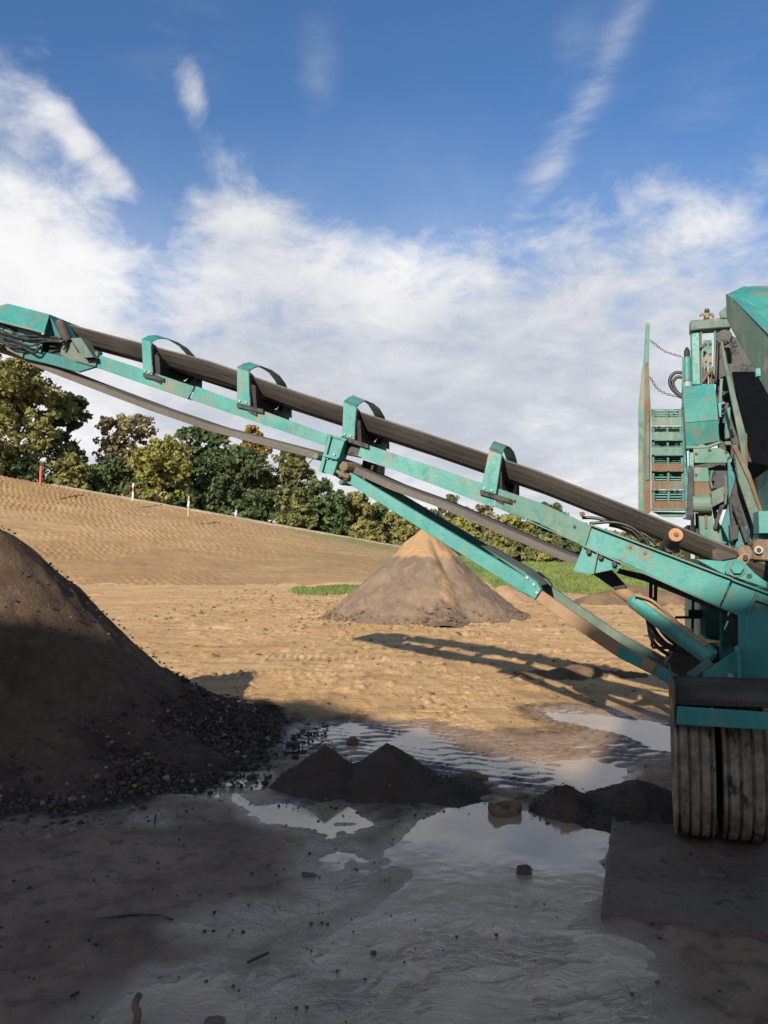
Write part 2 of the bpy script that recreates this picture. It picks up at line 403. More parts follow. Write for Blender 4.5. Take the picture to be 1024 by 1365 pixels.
def track(pxs, w=.5, pitch=.16, depth=.03):
    pts = [tuple(G(*p)[:2]) for p in pxs]; pts = [tuple(q) for q in smoothpath([(a, b, 0) for a, b in pts], 5)]; pts = [(a, b) for a, b, _ in pts]
    TRK.append((pts, w, pitch*.72, depth*.62))
track([(230,868),(360,880),(520,885),(660,930),(800,1000)], .55, .17, .035)
track([(230,905),(380,905),(520,925),(620,975),(700,1040)], .55, .17, .03)
track([(150,800),(300,812),(480,828),(700,870),(880,900)], .6, .2, .05)
track([(150,790),(330,800),(430,818),(480,850),(420,900),(380,960)], .6, .2, .05)
track([(420,1010),(480,930),(560,880),(640,850),(760,835),(900,830)], .55, .17, .035)
track([(560,1010),(600,940),(690,890),(800,860),(900,850)], .55, .17, .035)
track([(100,782),(300,785),(500,800)], .8, .2, .05)
def yard_height(x, y):
    near = sst(16, 9, y)
    z = .016+.022*fbm(x*.55, y*.55, 1, 4)*near+.010*fbm(x*3, y*3, 2, 4)+.0035*fbm(x*16, y*16, 5, 3)
    far = sst(7.2, 11, y)
    z = z+far*(.032*fbm(x*.6, y*1.1, 8, 5)+.014*fbm(x*3.1, y*4.4, 9, 4)+.012*fbm(x*9, y*13, 10, 3)+.03)
    clumps = np.maximum(0, fbm(x*5.5, y*5.5, 31, 3)-.22)*.10*sst(6.8, 9, y)*sst(60, 30, y)
    z = z+clumps
    film = np.zeros(x.shape); wet = sst(8.8, 6.6, y+.35*x*0+fbm(x*.8, y*.8, 21, 3)*1.6)
    for pts, w_, pitch, depth in TRK:
        sel = y < 60; d, s, side = polydist(x, y, pts)
        m = sst(w_*.5+.05, w_*.5-.04, d)
        lug = np.clip(2.6*np.sin(2*math.pi*(s/pitch+np.abs(side)*1.8)), -1, 1)
        z = z+np.where(sel, m*(-.25*depth+.5*depth*lug*(.6+.8*np.clip(fbm(x*1.3, y*1.3, 40, 2)+.3, 0, 1))), 0)
        z = z+sst(.14, .0, np.abs(d-w_*.55))*depth*.35
    # cleat marks standing out of the shallow water behind the small heaps
    sr = sdpoly(x, y, RIDGE); mr = sst(.10, -.15, sr)
    c = y+.16*x+.05*fbm(x*2, y*2, 33, 2)
    lug = np.sin(2*math.pi*c/.15+1.6*np.sin(2*math.pi*x/.42+.8*np.floor(c/.15)))
    z = z*(1-mr*.85)+mr*(.006+.012*lug+.016*fbm(x*1.1, y*1.1, 35, 3))
    # silt stream
    ss_ = sdpoly(x, y, STREAM); ms = sst(.16, -.22, ss_+.10*fbm(x*2.2, y*2.2, 50, 3))
    ang = R(28)+.5*fbm(x*.8, y*.8, 52, 2); ca, sa = np.cos(ang), np.sin(ang)
    wx = x+.22*fbm(x*1.9, y*1.9, 53, 3); wy = y+.22*fbm(x*1.9, y*1.9, 54, 3)
    fa = R(8)+R(42)*sst(.9, -1.1, x); cf, sf = np.cos(fa), np.sin(fa); qx, qy = wx-.5, wy-4.0; u = qx*cf+qy*sf; v = -qx*sf+qy*cf
    rip = fbm(u*3.3, v*19, 55, 3)
    rip2 = 1-np.abs(fbm(u*2.6, v*9, 56, 3))*4.0
    braid = fbm(x*1.6+.3, y*2.4, 57, 3)
    z = z*(1-ms*.95)+ms*(-.0012+.0034*rip+.0030*np.maximum(rip2, -.6)*sst(5.2, 3.6, y)+.0105*braid+.004*fbm(x*6, y*6, 58, 3))
    film = np.maximum(film, ms)
    # puddles
    for k, poly in PUD.items():
        sd = sdpoly(x, y, poly)+.05*fbm(x*5, y*5, 60, 3)+.025*fbm(x*16, y*16, 61, 2)
        amt = {'f': .012, 'g': .014, 'h': .012, 'i': .006, 'd': .03}.get(k, .026)
        z = z-sst(.06, -.10, sd)*amt
        film = np.maximum(film, sst(.14, -.02, sd)*.9); wet = np.maximum(wet, sst(.5, .0, sd))
    wet = np.maximum(wet, mr*.85)
    film = np.maximum(film, mr*.7)
    # footprints and lumps in the near mud
    near2 = sst(6.2, 5.0, y)*sst(.35, .0, ms)
    z = z+near2*(.014*np.maximum(0, fbm(x*4, y*4, 70, 3))+.006*fbm(x*13, y*13, 71, 3)-.012*np.maximum(0, fbm(x*9, y*9, 72, 2)-.35))
    return z, wet, film
xs, ys = axis_coords(); XX, YY = np.meshgrid(xs, ys)
Z, WET, FILM = yard_height(XX, YY)
Z = np.where(YY < 60, Z, .02)
H_ = hill(XX, YY); Z = Z*sst(48, 36, YY)+np.where(H_ > 0, H_-.10*sst(0, .3, H_), 0)
LP = (-3.35, 6.6)
rp = np.hypot(XX-LP[0], (YY-LP[1])*np.where(YY < LP[1], 1.12, 1.0))
SPILL = sst(2.95, 2.25, rp+.35*fbm(XX*2, YY*2, 80, 4))
SPILL = np.maximum(SPILL, .5*sst(.6, .25, np.hypot(XX-.1, (YY-5.35)*1.3)-.55+.1*fbm(XX*4, YY*4, 82, 2)))
px_ = AY(400, 780, 35)[0]
PALE = sst(1.0, .3, np.abs(YY-36.5-.12*XX)/2.2+.8*np.abs(fbm(XX*.3, YY*.6, 83, 3)))*sst(-5, -2, XX)*sst(1.5, 0, XX)*.9
PALE = np.maximum(PALE, .5*sst(1.6, .4, np.abs(YY-37.3)/.8+fbm(XX*.25, YY, 84, 3))*sst(3, -3, XX))
ground = gridmesh('ground', XX, YY, Z, m_ground(), dict(wet=WET, film=FILM, spill=SPILL, pale=PALE), kind='structure')

# water lying in the hollows
def m_water():
    m, nt, b = newmat('muddy_water'); p = objco(nt)
    setc(nt, b, mix(nt, noise(nt, p, 3, 3).ss(.3, .7), (.29, .20, .115), (.37, .26, .15)))
    setr(nt, b, noise(nt, p, 2.5, 4).ss(.4, .7)*.12+.05); b.inputs['IOR'].default_value = 1.65
    sp = nt.nodes.new('ShaderNodeSeparateXYZ'); nt.links.new(p, sp.inputs[0]); yy = S(nt, sp.outputs[1])
    nz = nt.nodes.new('ShaderNodeTexNoise'); nz.inputs['Scale'].default_value = 1.6; nz.inputs['Detail'].default_value = 4; nt.links.new(p, nz.inputs['Vector'])
    wp = nt.nodes.new('ShaderNodeVectorMath'); wp.operation = 'MULTIPLY_ADD'; nt.links.new(nz.outputs['Color'], wp.inputs[0]); wp.inputs[1].default_value = (.75, .75, 0); nt.links.new(p, wp.inputs[2])
    f1 = noise(nt, mapping(nt, wp.outputs[0], (2.0, 15, 1), (0, 0, R(-24))), 1, 7, .66, .35); f2 = noise(nt, mapping(nt, wp.outputs[0], (4.5, 9, 1), (0, 0, R(-8))), 1, 6, .64, .8)
    flow = (yy*-1+(noise(nt, p, 1.8, 3)-.5)*1.2).ss(-4.35, -3.75)
    bump(nt, b, (f1*.8+f2*.7)*(flow*.96+.012)+noise(nt, p, 5, 2)*.02, .85, .016); return m
xw = np.linspace(-4.2, 5.2, 40); yw = np.linspace(1.2, 9.2, 30); XW, YW = np.meshgrid(xw, yw)
gridmesh('water', XW, YW, np.zeros(XW.shape)+.0, m_water(), kind='structure')

# ------------------------------------------------------------------ sloping field
def m_field():
    m, nt, b = newmat('field_soil'); p = objco(nt)
    n0 = noise(nt, p, .12, 5, .6); n1 = noise(nt, mapping(nt, p, (.25, 1.6, 1), (0, 0, .1)), 1, 6, .6); n2 = noise(nt, p, 3.5, 6, .7); gr = attr(nt, 'green')
    c = mix(nt, n0.ss(.38, .62), (.265, .162, .070), (.33, .215, .102)); c = mix(nt, n1.ss(.5, .7)*.6, c, (.205, .13, .070))
    c = mix(nt, n2.ss(.5, .7)*.55, c, (.18, .115, .062)); c = mix(nt, (gr+(n2-.5)*.9).ss(.35, .8)*.6, c, (.17, .19, .06))
    setc(nt, b, c); b.inputs['Roughness'].default_value = .95; bump(nt, b, n2, .6, .05); return m
fx = np.concatenate([np.arange(-75, -34, .6), np.arange(-34, 7.01, .095)]); fy = np.concatenate([np.arange(37.2, 61.5, .105), np.arange(61.6, 68, .5)])
FX, FY = np.meshgrid(fx, fy); FZ = hill(FX, FY)
row = (FY-.10*FX+1.2*fbm(FX*.07, FY*.07, 90, 3))/.66; rk = np.floor(row); rf = row-rk
cle = np.sin(2*math.pi*(FX/.42+.18*fbm(FX*.9, FY*.9, 100, 3)+(rf-.5)*.9+rk*.37+1.3*vn(rk*.7, rk*.3)))
amp = sst(-.45, .35, fbm(FX*.16, FY*.3, 91, 4))*1.25; amp = amp*(.25+.75*sst(0, -22, FX+.0*FY))*(.55+.9*np.clip(.5+fbm(FX*1.3, FY*1.3, 99, 2), 0, 1))
FZ = FZ+amp*(.040*cle-.03*sst(.36, .5, np.abs(rf-.5)))+.09*fbm(FX*.35, FY*.7, 92, 5)+.04*fbm(FX*2.2, FY*2.2, 94, 3)+.05
FZ = FZ-.25*sst(7, 2.5, FX)*0-.3*sst(2, 7, FX)
FZ = np.where(FY < 37.7+.5*fbm(FX*.3, FX*.1, 93, 3), FZ-.25, FZ)
GREEN = .75*sst(-9, -1, FX)*sst(50, 58, FY)+.55*sst(.1, .5, fbm(FX*.13, FY*.2, 95, 3))*sst(-20, -4, FX)+.35*sst(57, 60, FY)
gridmesh('hillside', FX, FY, FZ, m_field(), dict(green=GREEN), kind='structure')
# pale strip of path along the crest
def m_plain(name, c, r=.9, c2=None, sc=8):
    m, nt, b = newmat(name); p = objco(nt); setc(nt, b, mix(nt, noise(nt, p, sc, 5, .6).ss(.35, .65), c, c2 or tuple(k*.7 for k in c))); b.inputs['Roughness'].default_value = r; return m
px1 = np.arange(-26, 4.1, .25); mb = []
PX, PV = np.meshgrid(px1, np.array([0, .25, .5, .75])); PYY = 59.7+PV*.5+.15*fbm(PX*.3, PX*.1, 3, 2)
gridmesh('path', PX, PYY, hill(PX, np.minimum(PYY, 60))+.16+.03*fbm(PX*2, PV, 4, 2)-np.where((PV < .1) | (PV > .7), .2, 0), m_plain('path_gravel', (.30, .25, .175), .95), kind='structure')

# ------------------------------------------------------------------ grass bank
def m_grass():
    m, nt, b = newmat('grass'); p = objco(nt)
    n1 = noise(nt, p, .5, 6, .6); n2 = noise(nt, mapping(nt, p, (1, 1, 1)), 7, 6, .7)
    c = mix(nt, n1.ss(.35, .65), (.10, .145, .030), (.17, .205, .050)); c = mix(nt, n2.ss(.45, .7)*.6, c, (.05, .10, .02))
    setc(nt, b, c); b.inputs['Roughness'].default_value = .85; bump(nt, b, n2, .8, .05); return m
GR = m_grass()
def foot_grass(x): return 31-4.5*sst(5.5, 10, x)+.8*fbm(x*.5, x*.2, 97, 3)
gx = np.arange(3.0, 60, .22); gy = np.concatenate([np.arange(24, 62, .22), np.arange(62, 120, 2)]); GX, GY = np.meshgrid(gx, gy)
def grass_z(x, y):
    return hill(x, y)+.05+.10*sst(foot_grass(x), foot_grass(x)+2.5, y)+.035*fbm(x*1.5, y*1.5, 98, 4)
GZ = grass_z(GX, GY); edge = foot_grass(GX)
GZ = np.where(GY < edge, GZ-.35, GZ); GZ = np.where(GX < 4.6+.03*(GY-30)+.5*fbm(GY*.3, GX, 5, 3), GZ-.4, GZ)
gridmesh('grass_field', GX, GY, GZ, GR, kind='structure')
def blades(name, pts, h, wd, mat):
    n = len(pts); a = rng.random(n)*6.28; hh = h*(.5+rng.random(n)); tl = (rng.random((n, 2))-.5)*h*.9
    dx = np.stack([np.cos(a), np.sin(a), 0*a], 1)*wd[:, None] if hasattr(wd, 'shape') else np.stack([np.cos(a), np.sin(a), 0*a], 1)*wd
    top = pts+np.stack([tl[:, 0], tl[:, 1], hh], 1)
    V = np.stack([pts-dx, pts+dx, top], 1).reshape(-1, 3); F = np.arange(3*n).reshape(n, 3)
    return npmesh(name, V, F, mat, smooth=False, kind='stuff')
n = 60000; x = 5+rng.random(n)*26; y = 27+rng.random(n)**1.4*33; k = (y > foot_grass(x)+.1) & (x > 5.0+.03*(y-30)); x, y = x[k], y[k]
o = blades('grass', np.stack([x, y, grass_z(x, y)-.02], 1), .13, .035, GR); tag(o, 'bright green grass covering the low bank right of the far sand cone', 'grass')
n = 9000; cx, cy = G(440, 788)[:2]; t = rng.random(n)*6.28; r = np.sqrt(rng.random(n)); x = cx+r*np.cos(t)*1.7; y = cy+r*np.sin(t)*4.2; k = fbm(x*.8, y*.4, 7, 3) > -.25-.3*(1-r); x, y = x[k], y[k]
o = blades('grass', np.stack([x, y, hill(x, y)+.03+0*x], 1), .11, .05, GR); tag(o, 'small bright patch of grass on the sand left of the far cone', 'grass')

# ================================================================== HEAPS
def heap(name, label, cx, cy, rx, ry, hf, mat, cat='heap', n=150, amp=.03, fs=3.0, attrs=None, group=None, lumps=0):
    """hf(dx,dy) -> height; a closed skirt sits below the ground"""
    gx = np.linspace(-rx, rx, n); gy = np.linspace(-ry, ry, n); a, b = np.meshgrid(gx, gy)
    h = hf(a, b); nn = fbm((a+cx)*fs, (b+cy)*fs, 11, 5, .55)
    m = sst(0, .12, h/ max(1e-6, h.max()))
    h = h+amp*nn*m+lumps*np.maximum(0, fbm((a+cx)*fs*4, (b+cy)*fs*4, 12, 3)-.1)*m
    z = h-.03-.12*sst(.02, 0, h/h.max())
    o = gridmesh(name, a+cx, b+cy, z, mat, attrs(a, b, h) if attrs else {}, loc=(cx, cy, 0)); return tag(o, label, cat, group)
def cone(dx, dy, h, r, round_=.08, p=1.25):
    d = np.sqrt(dx*dx+dy*dy+round_*round_); t = np.clip(1-(d-round_*.6)/r, 0, None)
    return h*t**p
# big dark pile at the left
def lp(dx, dy):
    d = np.hypot(dx, np.where(dy < 0, dy*1.14, dy)); d = np.sqrt(d*d+.02)
    d = d*(1+.05*fbm(np.arctan2(dy, dx)*2.2, d*.4, 14, 3))
    return np.interp(d, [0, .2, .92, 1.38, 1.84, 2.22, 2.55, 2.8, 9], [1.95, 1.80, 1.05, .62, .29, .12, .03, .0, -.02])
def m_leftpile():
    m, nt, b = newmat('pile_soil'); p = objco(nt)
    n1 = noise(nt, p, 1.6, 7, .62); n2 = noise(nt, p, 14, 6, .7); n3 = noise(nt, p, 70, 4, .65)
    run = noise(nt, mapping(nt, p, (7, 7, 1.2)), 1, 5, .6)
    c = mix(nt, n1.ss(.36, .64), (.062, .040, .026), (.105, .070, .045)); c = mix(nt, run.ss(.5, .7)*.5, c, (.17, .12, .082))
    c = mix(nt, n2.ss(.5, .7)*.6, c, (.055, .038, .028)); c = mix(nt, n3.ss(.68, .75)*.7, c, (.24, .19, .14)); c = mix(nt, n3.ss(.35, .28)*.8, c, (.02, .015, .011))
    setc(nt, b, c); b.inputs['Roughness'].default_value = .95; b.inputs['Specular IOR Level'].default_value = .2; bump(nt, b, n2+n3*.6+run*.5, .9, .03); return m
heap('soil_pile', 'tall dark topsoil pile filling the left edge, its upper half in sun', LP[0], LP[1], 3.6, 3.6, lp, m_leftpile(), 'soil pile', 330, .07, 1.4, lumps=.06)
# far sand cone
def fc(dx, dy):
    th = np.arctan2(dy, dx); d = np.hypot(dx, dy)
    gul = .10*np.exp(-((th+1.15)/.13)**2)*sst(.2, 1.0, d)-.10*np.exp(-((th+1.5)/.20)**2)*sst(.3, 1.2, d)+.05*np.exp(-((th+2.3)/.2)**2)*sst(.3, 1, d)
    return np.interp(np.sqrt(d*d+.03)-.08, [0, .4, 1.1, 1.75, 2.2, 2.55, 2.85, 9], [2.24, 1.90, 1.22, .60, .23, .06, .0, -.02])-gul*1.1
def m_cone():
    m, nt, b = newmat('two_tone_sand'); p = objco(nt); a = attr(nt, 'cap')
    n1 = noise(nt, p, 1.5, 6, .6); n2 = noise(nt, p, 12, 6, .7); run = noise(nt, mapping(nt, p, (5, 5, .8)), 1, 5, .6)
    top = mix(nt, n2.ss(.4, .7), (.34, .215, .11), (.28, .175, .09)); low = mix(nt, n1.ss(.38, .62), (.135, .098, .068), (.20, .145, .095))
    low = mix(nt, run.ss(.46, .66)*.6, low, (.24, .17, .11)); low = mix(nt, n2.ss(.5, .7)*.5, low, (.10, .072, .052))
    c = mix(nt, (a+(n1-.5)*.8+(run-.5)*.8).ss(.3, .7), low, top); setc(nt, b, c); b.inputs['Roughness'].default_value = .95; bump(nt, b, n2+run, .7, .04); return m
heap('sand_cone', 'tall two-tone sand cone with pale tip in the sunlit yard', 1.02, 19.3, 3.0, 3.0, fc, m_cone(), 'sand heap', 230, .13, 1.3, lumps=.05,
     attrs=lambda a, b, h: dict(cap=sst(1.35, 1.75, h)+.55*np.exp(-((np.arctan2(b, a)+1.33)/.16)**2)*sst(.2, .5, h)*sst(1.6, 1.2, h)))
c = AY(672, 790, 25.5); heap('sand_heap', 'low pale sandy mound just right of the tall far cone', c[0], c[1], 1.6, 2.2, lambda a, b: .62*np.exp(-((a/.75)**2+(b/1.2)**2))+.2*np.exp(-(((a-.9)/.4)**2+(b/1)**2))-.01, M['tan_soil'], 'sand heap', 90, .10, 1.3)
c = AY(850, 800, 24); heap('earth_mound', 'long low brown earth mound at the foot of the grass bank', c[0]+.2, c[1], 2.6, 1.5, lambda a, b: (.55*np.exp(-(((a+.35)/.9)**2+(b/.55)**2))+.40*np.exp(-(((a-1.1)/.9)**2+(b/.5)**2))+.3*np.exp(-(((a+1.6)/.7)**2+(b/.5)**2)))-.01, M['brown_soil'], 'earth mound', 110, .10, 1.6)
c = G(765, 905); heap('earth_mound', 'low crumbly dark earth mound lying in the conveyor shadow', c[0]+.1, c[1], 1.25, .75, lambda a, b: .20*np.exp(-((a/.42)**2+(b/.28)**2))+.13*np.exp(-(((a+.6)/.3)**2+(b/.2)**2))+.10*np.exp(-(((a-.7)/.35)**2+(b/.25)**2))-.008, M['brown_soil'], 'earth mound', 130, .05, 4, lumps=.03)
# the two small dark heaps in front
def twin(dx, dy):
    return np.maximum.reduce([cone(dx+.43, dy-.02, .30, .46, .008, 1.15), cone(dx+.0, dy, .315, .54, .008, 1.15), cone(dx-.40, dy+.12, .13, .42, .10, 1.2), cone(dx-.62, dy+.10, .06, .3, .08)])-.003
heap('grit_heap', 'dark fine heap with two sharp peaks between the puddles', .02, 5.42, 1.15, .85, twin, M['grit'], 'grit heap', 240, .030, 5, lumps=.010)
def twin2(dx, dy):
    return np.maximum.reduce([cone(dx+.25, dy, .20, .32, .008, 1.12), cone(dx-.22, dy-.02, .21, .44, .10, 1.1), cone(dx-.02, dy+.1, .10, .5, .12), cone(dx-.55, dy, .13, .4, .1)])-.003
c = AY(808, 1040, 4.92); c808 = c; heap('grit_heap', 'smaller dark grit heap running in under the left wheel, with one sharp peak', c[0], 4.92, .95, .62, twin2, M['grit'], 'grit heap', 210, .024, 5, lumps=.009)

# ------------------------------------------------------------------ stones and clods
ICO = None
def ico():
    b = bmesh.new(); bmesh.ops.create_icosphere(b, subdivisions=1, radius=1); v = np.array([q.co[:] for q in b.verts]); f = np.array([[k.index for k in q.verts] for q in b.faces]); b.free(); return v, f
IV, IF = ico()
def scatter(name, P_, S_, mat, kind='stuff'):
    n = len(P_); nv = len(IV)
    sc = S_[:, None]*(.55+.75*rng.random((n, 3))); sc[:, 2] *= .75
    V = IV[None]*sc[:, None]*(1+.38*(rng.random((n, nv, 1))-.5))
    a = rng.random(n)*6.28; ca, sa = np.cos(a)[:, None], np.sin(a)[:, None]
    V = np.stack([V[..., 0]*ca-V[..., 1]*sa, V[..., 0]*sa+V[..., 1]*ca, V[..., 2]], -1)+P_[:, None]
    F = (IF[None]+(np.arange(n)*nv)[:, None, None]).reshape(-1, 3)
    return npmesh(name, V.reshape(-1, 3), F, mat, dict(tint=np.repeat(rng.random(n), nv)), smooth=False, kind=kind)
n = 9000; th = rng.random(n)*2.9-1.95; rr = 1.98+rng.random(n)*.8+rng.normal(0, .17, n)
rr = rr*np.where(np.abs(th) < .9, .93, 1); x = LP[0]+rr*np.cos(th); y = LP[1]+rr*np.sin(th)*np.where(np.sin(th) < 0, .88, 1)
lz = lp(x-LP[0], y-LP[1]); z = np.maximum(lz-.03, .012)
s = .0045+.022*rng.random(n)**5+.009*rng.random(n)
k = (th > -2.4)
o = scatter('clods', np.stack([x, y, z+s*.3], 1)[k], s[k], M['clods']); tag(o, 'dark clods and stones littering the foot of the big soil pile', 'clods')
for (cx_, cy_, rx_, ry_, lb_) in ((-.1, 5.4, .95, .62, 'dark crumbs rolled off the twin-peaked heap'), (1.5, 4.92, .70, .40, 'dark crumbs rolled off the smaller heap by the wheel')):
    n = 1500; th = rng.random(n)*6.28; rr = .45+.5*rng.random(n)+rng.normal(0, .12, n); x = cx_+rx_*rr*np.cos(th); y = cy_+ry_*rr*np.sin(th)
    hz = np.maximum((twin(x-.02, y-5.42) if cx_ < 0 else twin2(x-c808[0], y-4.92))-.028, .004); s = .002+.009*rng.random(n)**4
    o = scatter('crumbs', np.stack([x, y, hz], 1), s, M['clods']); tag(o, lb_, 'crumbs')
n = 2600; u = rng.random(n); rr = 2.5*np.sqrt(u); th = rng.random(n)*6.28; x = LP[0]+rr*np.cos(th); y = LP[1]+rr*np.sin(th); z = lp(x-LP[0], y-LP[1])-.02
s = .004+.014*rng.random(n)**4; o = scatter('clods', np.stack([x, y, z+.02], 1), s, M['clods']); tag(o, 'small crumbs of soil caught on the slopes of the big pile', 'clods')
n = 3600; x = -2.4+rng.random(n)*6.5; y = 2.5+rng.random(n)**.8*5; zz = yard_height(x, y)[0]
s = .002+.008*rng.random(n)**4; o = scatter('gravel', np.stack([x, y, zz+s*.3], 1), s, M['clods']); tag(o, 'loose grit scattered over the wet foreground mud', 'gravel')
n = 1500; th = rng.random(n)*6.28; rr = 2.55+rng.normal(0, .22, n); x = 1.02+rr*np.cos(th); y = 19.3+rr*np.sin(th); s = .012+.05*rng.random(n)**4
o = scatter('clods', np.stack([x, y, np.maximum(fc(x-1.02, y-19.3)-.02, .03)], 1), s, M['brown_soil']); tag(o, 'coarse lumps rolled to the foot of the far sand cone', 'clods')
n = 2600; x = -7+rng.random(n)*18; y = 8+rng.random(n)**1.3*26; zz = yard_height(x, y)[0]
s = (.010+.035*rng.random(n)**4)*(.6+y/22); o = scatter('gravel', np.stack([x, y, zz], 1), s, M['brown_soil']); tag(o, 'brown crumbs and clods scattered over the sunlit sand', 'gravel')
def stone(p, sz, mat, label, name='stone', cat='stone', group=None, sd=0, flat=.7):
    b = bmesh.new(); bmesh.ops.create_icosphere(b, subdivisions=3, radius=1); v = np.array([q.co[:] for q in b.verts]); f = [tuple(k.index for k in q.verts) for q in b.faces]; b.free()
    r = 1+.30*fbm(v[:, 0]*1.3+sd, v[:, 1]*1.3+v[:, 2]*.9, sd, 3)+.05*fbm(v[:, 0]*6+v[:, 2], v[:, 1]*6, sd+2, 2)
    v = v*r[:, None]; v = np.sign(v)*np.abs(v)**.8; v = v*np.array(sz)*[1, 1, flat]; v[:, 2] += sz[2]*flat*.45
    mb = MB().add(v+np.array(p), f); o = build(mb, name, mat, smooth=True); return tag(o, label, cat, group)
stone(G(698, 1163), (.042, .034, .034), M['clod'], 'lone dark stone standing in the silty stream', sd=1)
stone(G(158, 1085), (.035, .03, .018), M['clod'], 'small dark stone on the mud near the soil pile foot', sd=2)
stone(G(294, 1072), (.035, .022, .02), M['clay'], 'reddish lump lying in the left puddle edge', 'clod', 'clod', sd=3)
stone(G(470, 992), (.05, .05, .05), M['clay'], 'brown lump standing behind the twin-peaked heap', 'clod', 'clod', sd=4)
stone(G(630, 1040), (.11, .05, .05), M['clay'], 'long brown clod at the right foot of the twin-peaked heap', 'clod', 'clod', sd=5)
stone(G(600, 1050), (.07, .05, .04), M['clay'], 'lumpy brown clod half buried in the right end of the heap', 'clod', 'clod', sd=6)
stone(G(412, 1172), (.045, .03, .03), M['clod'], 'dark crumbly clod on the mud below the left puddle', 'clod', 'clod', sd=7)
stone(G(950, 1172), (.07, .05, .05), M['clod'], 'black lump of dirt lying on the muddy plate', 'clod', 'clod', sd=8)
stone(G(998, 1205), (.04, .03, .03), M['clod'], 'second small black lump on the plate, nearer its front edge', 'clod', 'clod', sd=9)
stone(G(55, 1278), (.05, .045, .018), M['clay'], 'flat brown stone pressed into the mud at lower left', 'stone', 'stone', sd=10)
stone(G(498, 1272), (.012, .012, .012), M['clod'], 'tiny black pebble on the stream silt', 'stone', 'stone', sd=11)
stone(G(285, 1365), (.035, .03, .02), M['clay'], 'brown pebble at the bottom edge beside the horn-like piece', 'stone', 'stone', sd=12)
# hollow broken clay lump
c = G(672, 1084); mb = MB(); rings = []
for i in range(28):
    t = i/28*2*math.pi; w1 = 1+.12*math.sin(3*t+1)+.06*math.sin(7*t); top = .062+.014*math.sin(2*t+.6)+.008*math.sin(5*t)
    d = np.array([math.cos(t)*.088*w1, math.sin(t)*.070*w1, 0])
    rings.append([c+d*1.12+[0, 0, -.02], c+d*1.18+[0, 0, top*.6], c+d*1.02+[0, 0, top], c+d*.84+[0, 0, top*.92], c+d*.70+[0, 0, top*.35], c+d*.5+[0, 0, .004]])
rings.append(rings[0]); mb.loft(rings, caps=False); i0 = len(mb.v); mb.add([c+[0, 0, .003]]+[r[5] for r in rings[:28]], [(0, 1+i, 1+(i+1) % 28) for i in range(28)])
o = build(mb, 'clay_lump', M['clay'], smooth=True); m_ = o.modifiers.new('s', 'SUBSURF'); m_.levels = m_.render_levels = 1
tag(o, 'hollow broken brown clay lump open like a bowl at the puddle edge', 'clay lump')
stone(G(688, 1064)+[.03, 0, 0], (.06, .05, .035), M['clay'], 'brown clod leaning behind the hollow clay lump', 'clod', 'clod', sd=14)
# sticks
def stick(pxs, r, label, mat=M['bark'], z=.012, name='stick', cat='stick', zs=None):
    pts = [G(*p, z if zs is None else zs[i]) for i, p in enumerate(pxs)]; mb = MB().tube(smoothpath(pts, 6), r, 6)
    return tag(build(mb, name, mat, smooth=True), label, cat)
stick([(385, 1010), (405, 1002), (425, 992), (432, 988)], .006, 'thin dark stick lying behind the left peak of the small heap')
stick([(206, 1103), (207, 1090), (209, 1086)], .006, 'short straight stick in the little puddle below the soil pile', zs=[.015, .02, .03])
stick([(118, 1256), (124, 1232), (134, 1226), (170, 1220), (210, 1220), (230, 1226)], .006, 'thin black bent strip of rubber lying on the foreground mud', M['rubber'], .014, 'rubber_strip', 'rubber strip')
stick([(330, 1283), (345, 1276), (358, 1270)], .005, 'short black twig at the left edge of the stream')
stick([(95, 1328), (105, 1322)], .005, 'tiny twig on the mud at lower left')
stick([(180, 1372), (184, 1352), (180, 1340), (186, 1326)], [.012]*5*4 if False else .013, 'horn-like curved brown piece sticking up at the bottom edge', M['clay'], .03, 'root', 'root', zs=[.0, .02, .035, .05])
stick([(60, 880), (63, 912), (58, 940)], .006, 'thin pale root trailing down the face of the soil pile', M['brown_soil'], .6, 'root', 'root', zs=[.66, .53, .42])
for o in [ob for ob in COL.objects if ob.name.startswith('root')][-1:]:
    COL.objects.unlink(o); bpy.data.objects.remove(o)

# muddy plate under the wheels
def m_plate():
    m, nt, b = newmat('muddy_plate'); p = objco(nt); n1 = noise(nt, p, 3, 6, .65); n2 = noise(nt, p, 18, 6, .7); n3 = noise(nt, p, 90, 3, .6)
    c = mix(nt, n1.ss(.35, .65), (.095, .060, .038), (.135, .090, .058)); c = mix(nt, n2.ss(.54, .66), c, (.030, .021, .015)); c = mix(nt, n3.ss(.6, .7)*.4, c, (.05, .037, .028))
    setc(nt, b, c); b.inputs['Roughness'].default_value = .8; bump(nt, b, n1+n2*.8+n3*.4, .6, .012); return m
pa0, pa1 = float(PLATE0@A), 5.35; pl0, pl1 = float(G(801, 1165)@L), -3.6
nu, nv = 150, 120; U, V_ = np.meshgrid(np.linspace(pl0, pl1, nu), np.linspace(pa0, pa1, nv)**1.0)
er = .012*fbm(V_*3, U*0+1, 5, 3); er2 = .012*fbm(U*3, V_*0+1, 6, 3)
PXX = L[0]*U+A[0]*V_; PYY = L[1]*U+A[1]*V_
ZP = .028+.014*fbm(U*2.5, V_*2.5, 7, 4)+.004*fbm(U*14, V_*14, 8, 3)+.02*np.maximum(0, fbm(U*3+5, V_*3, 9, 3)-.15)
PXX[:, 0] += L[0]*er[:, 0]; PYY[:, 0] += L[1]*er[:, 0]
rim = np.zeros(U.shape, bool); rim[0] = rim[-1] = True; rim[:, 0] = rim[:, -1] = True; 
PXX[0] = PXX[1]; PYY[0] = PYY[1]+.0; PXX[:, 0] = PXX[:, 1]; PYY[:, 0] = PYY[:, 1]
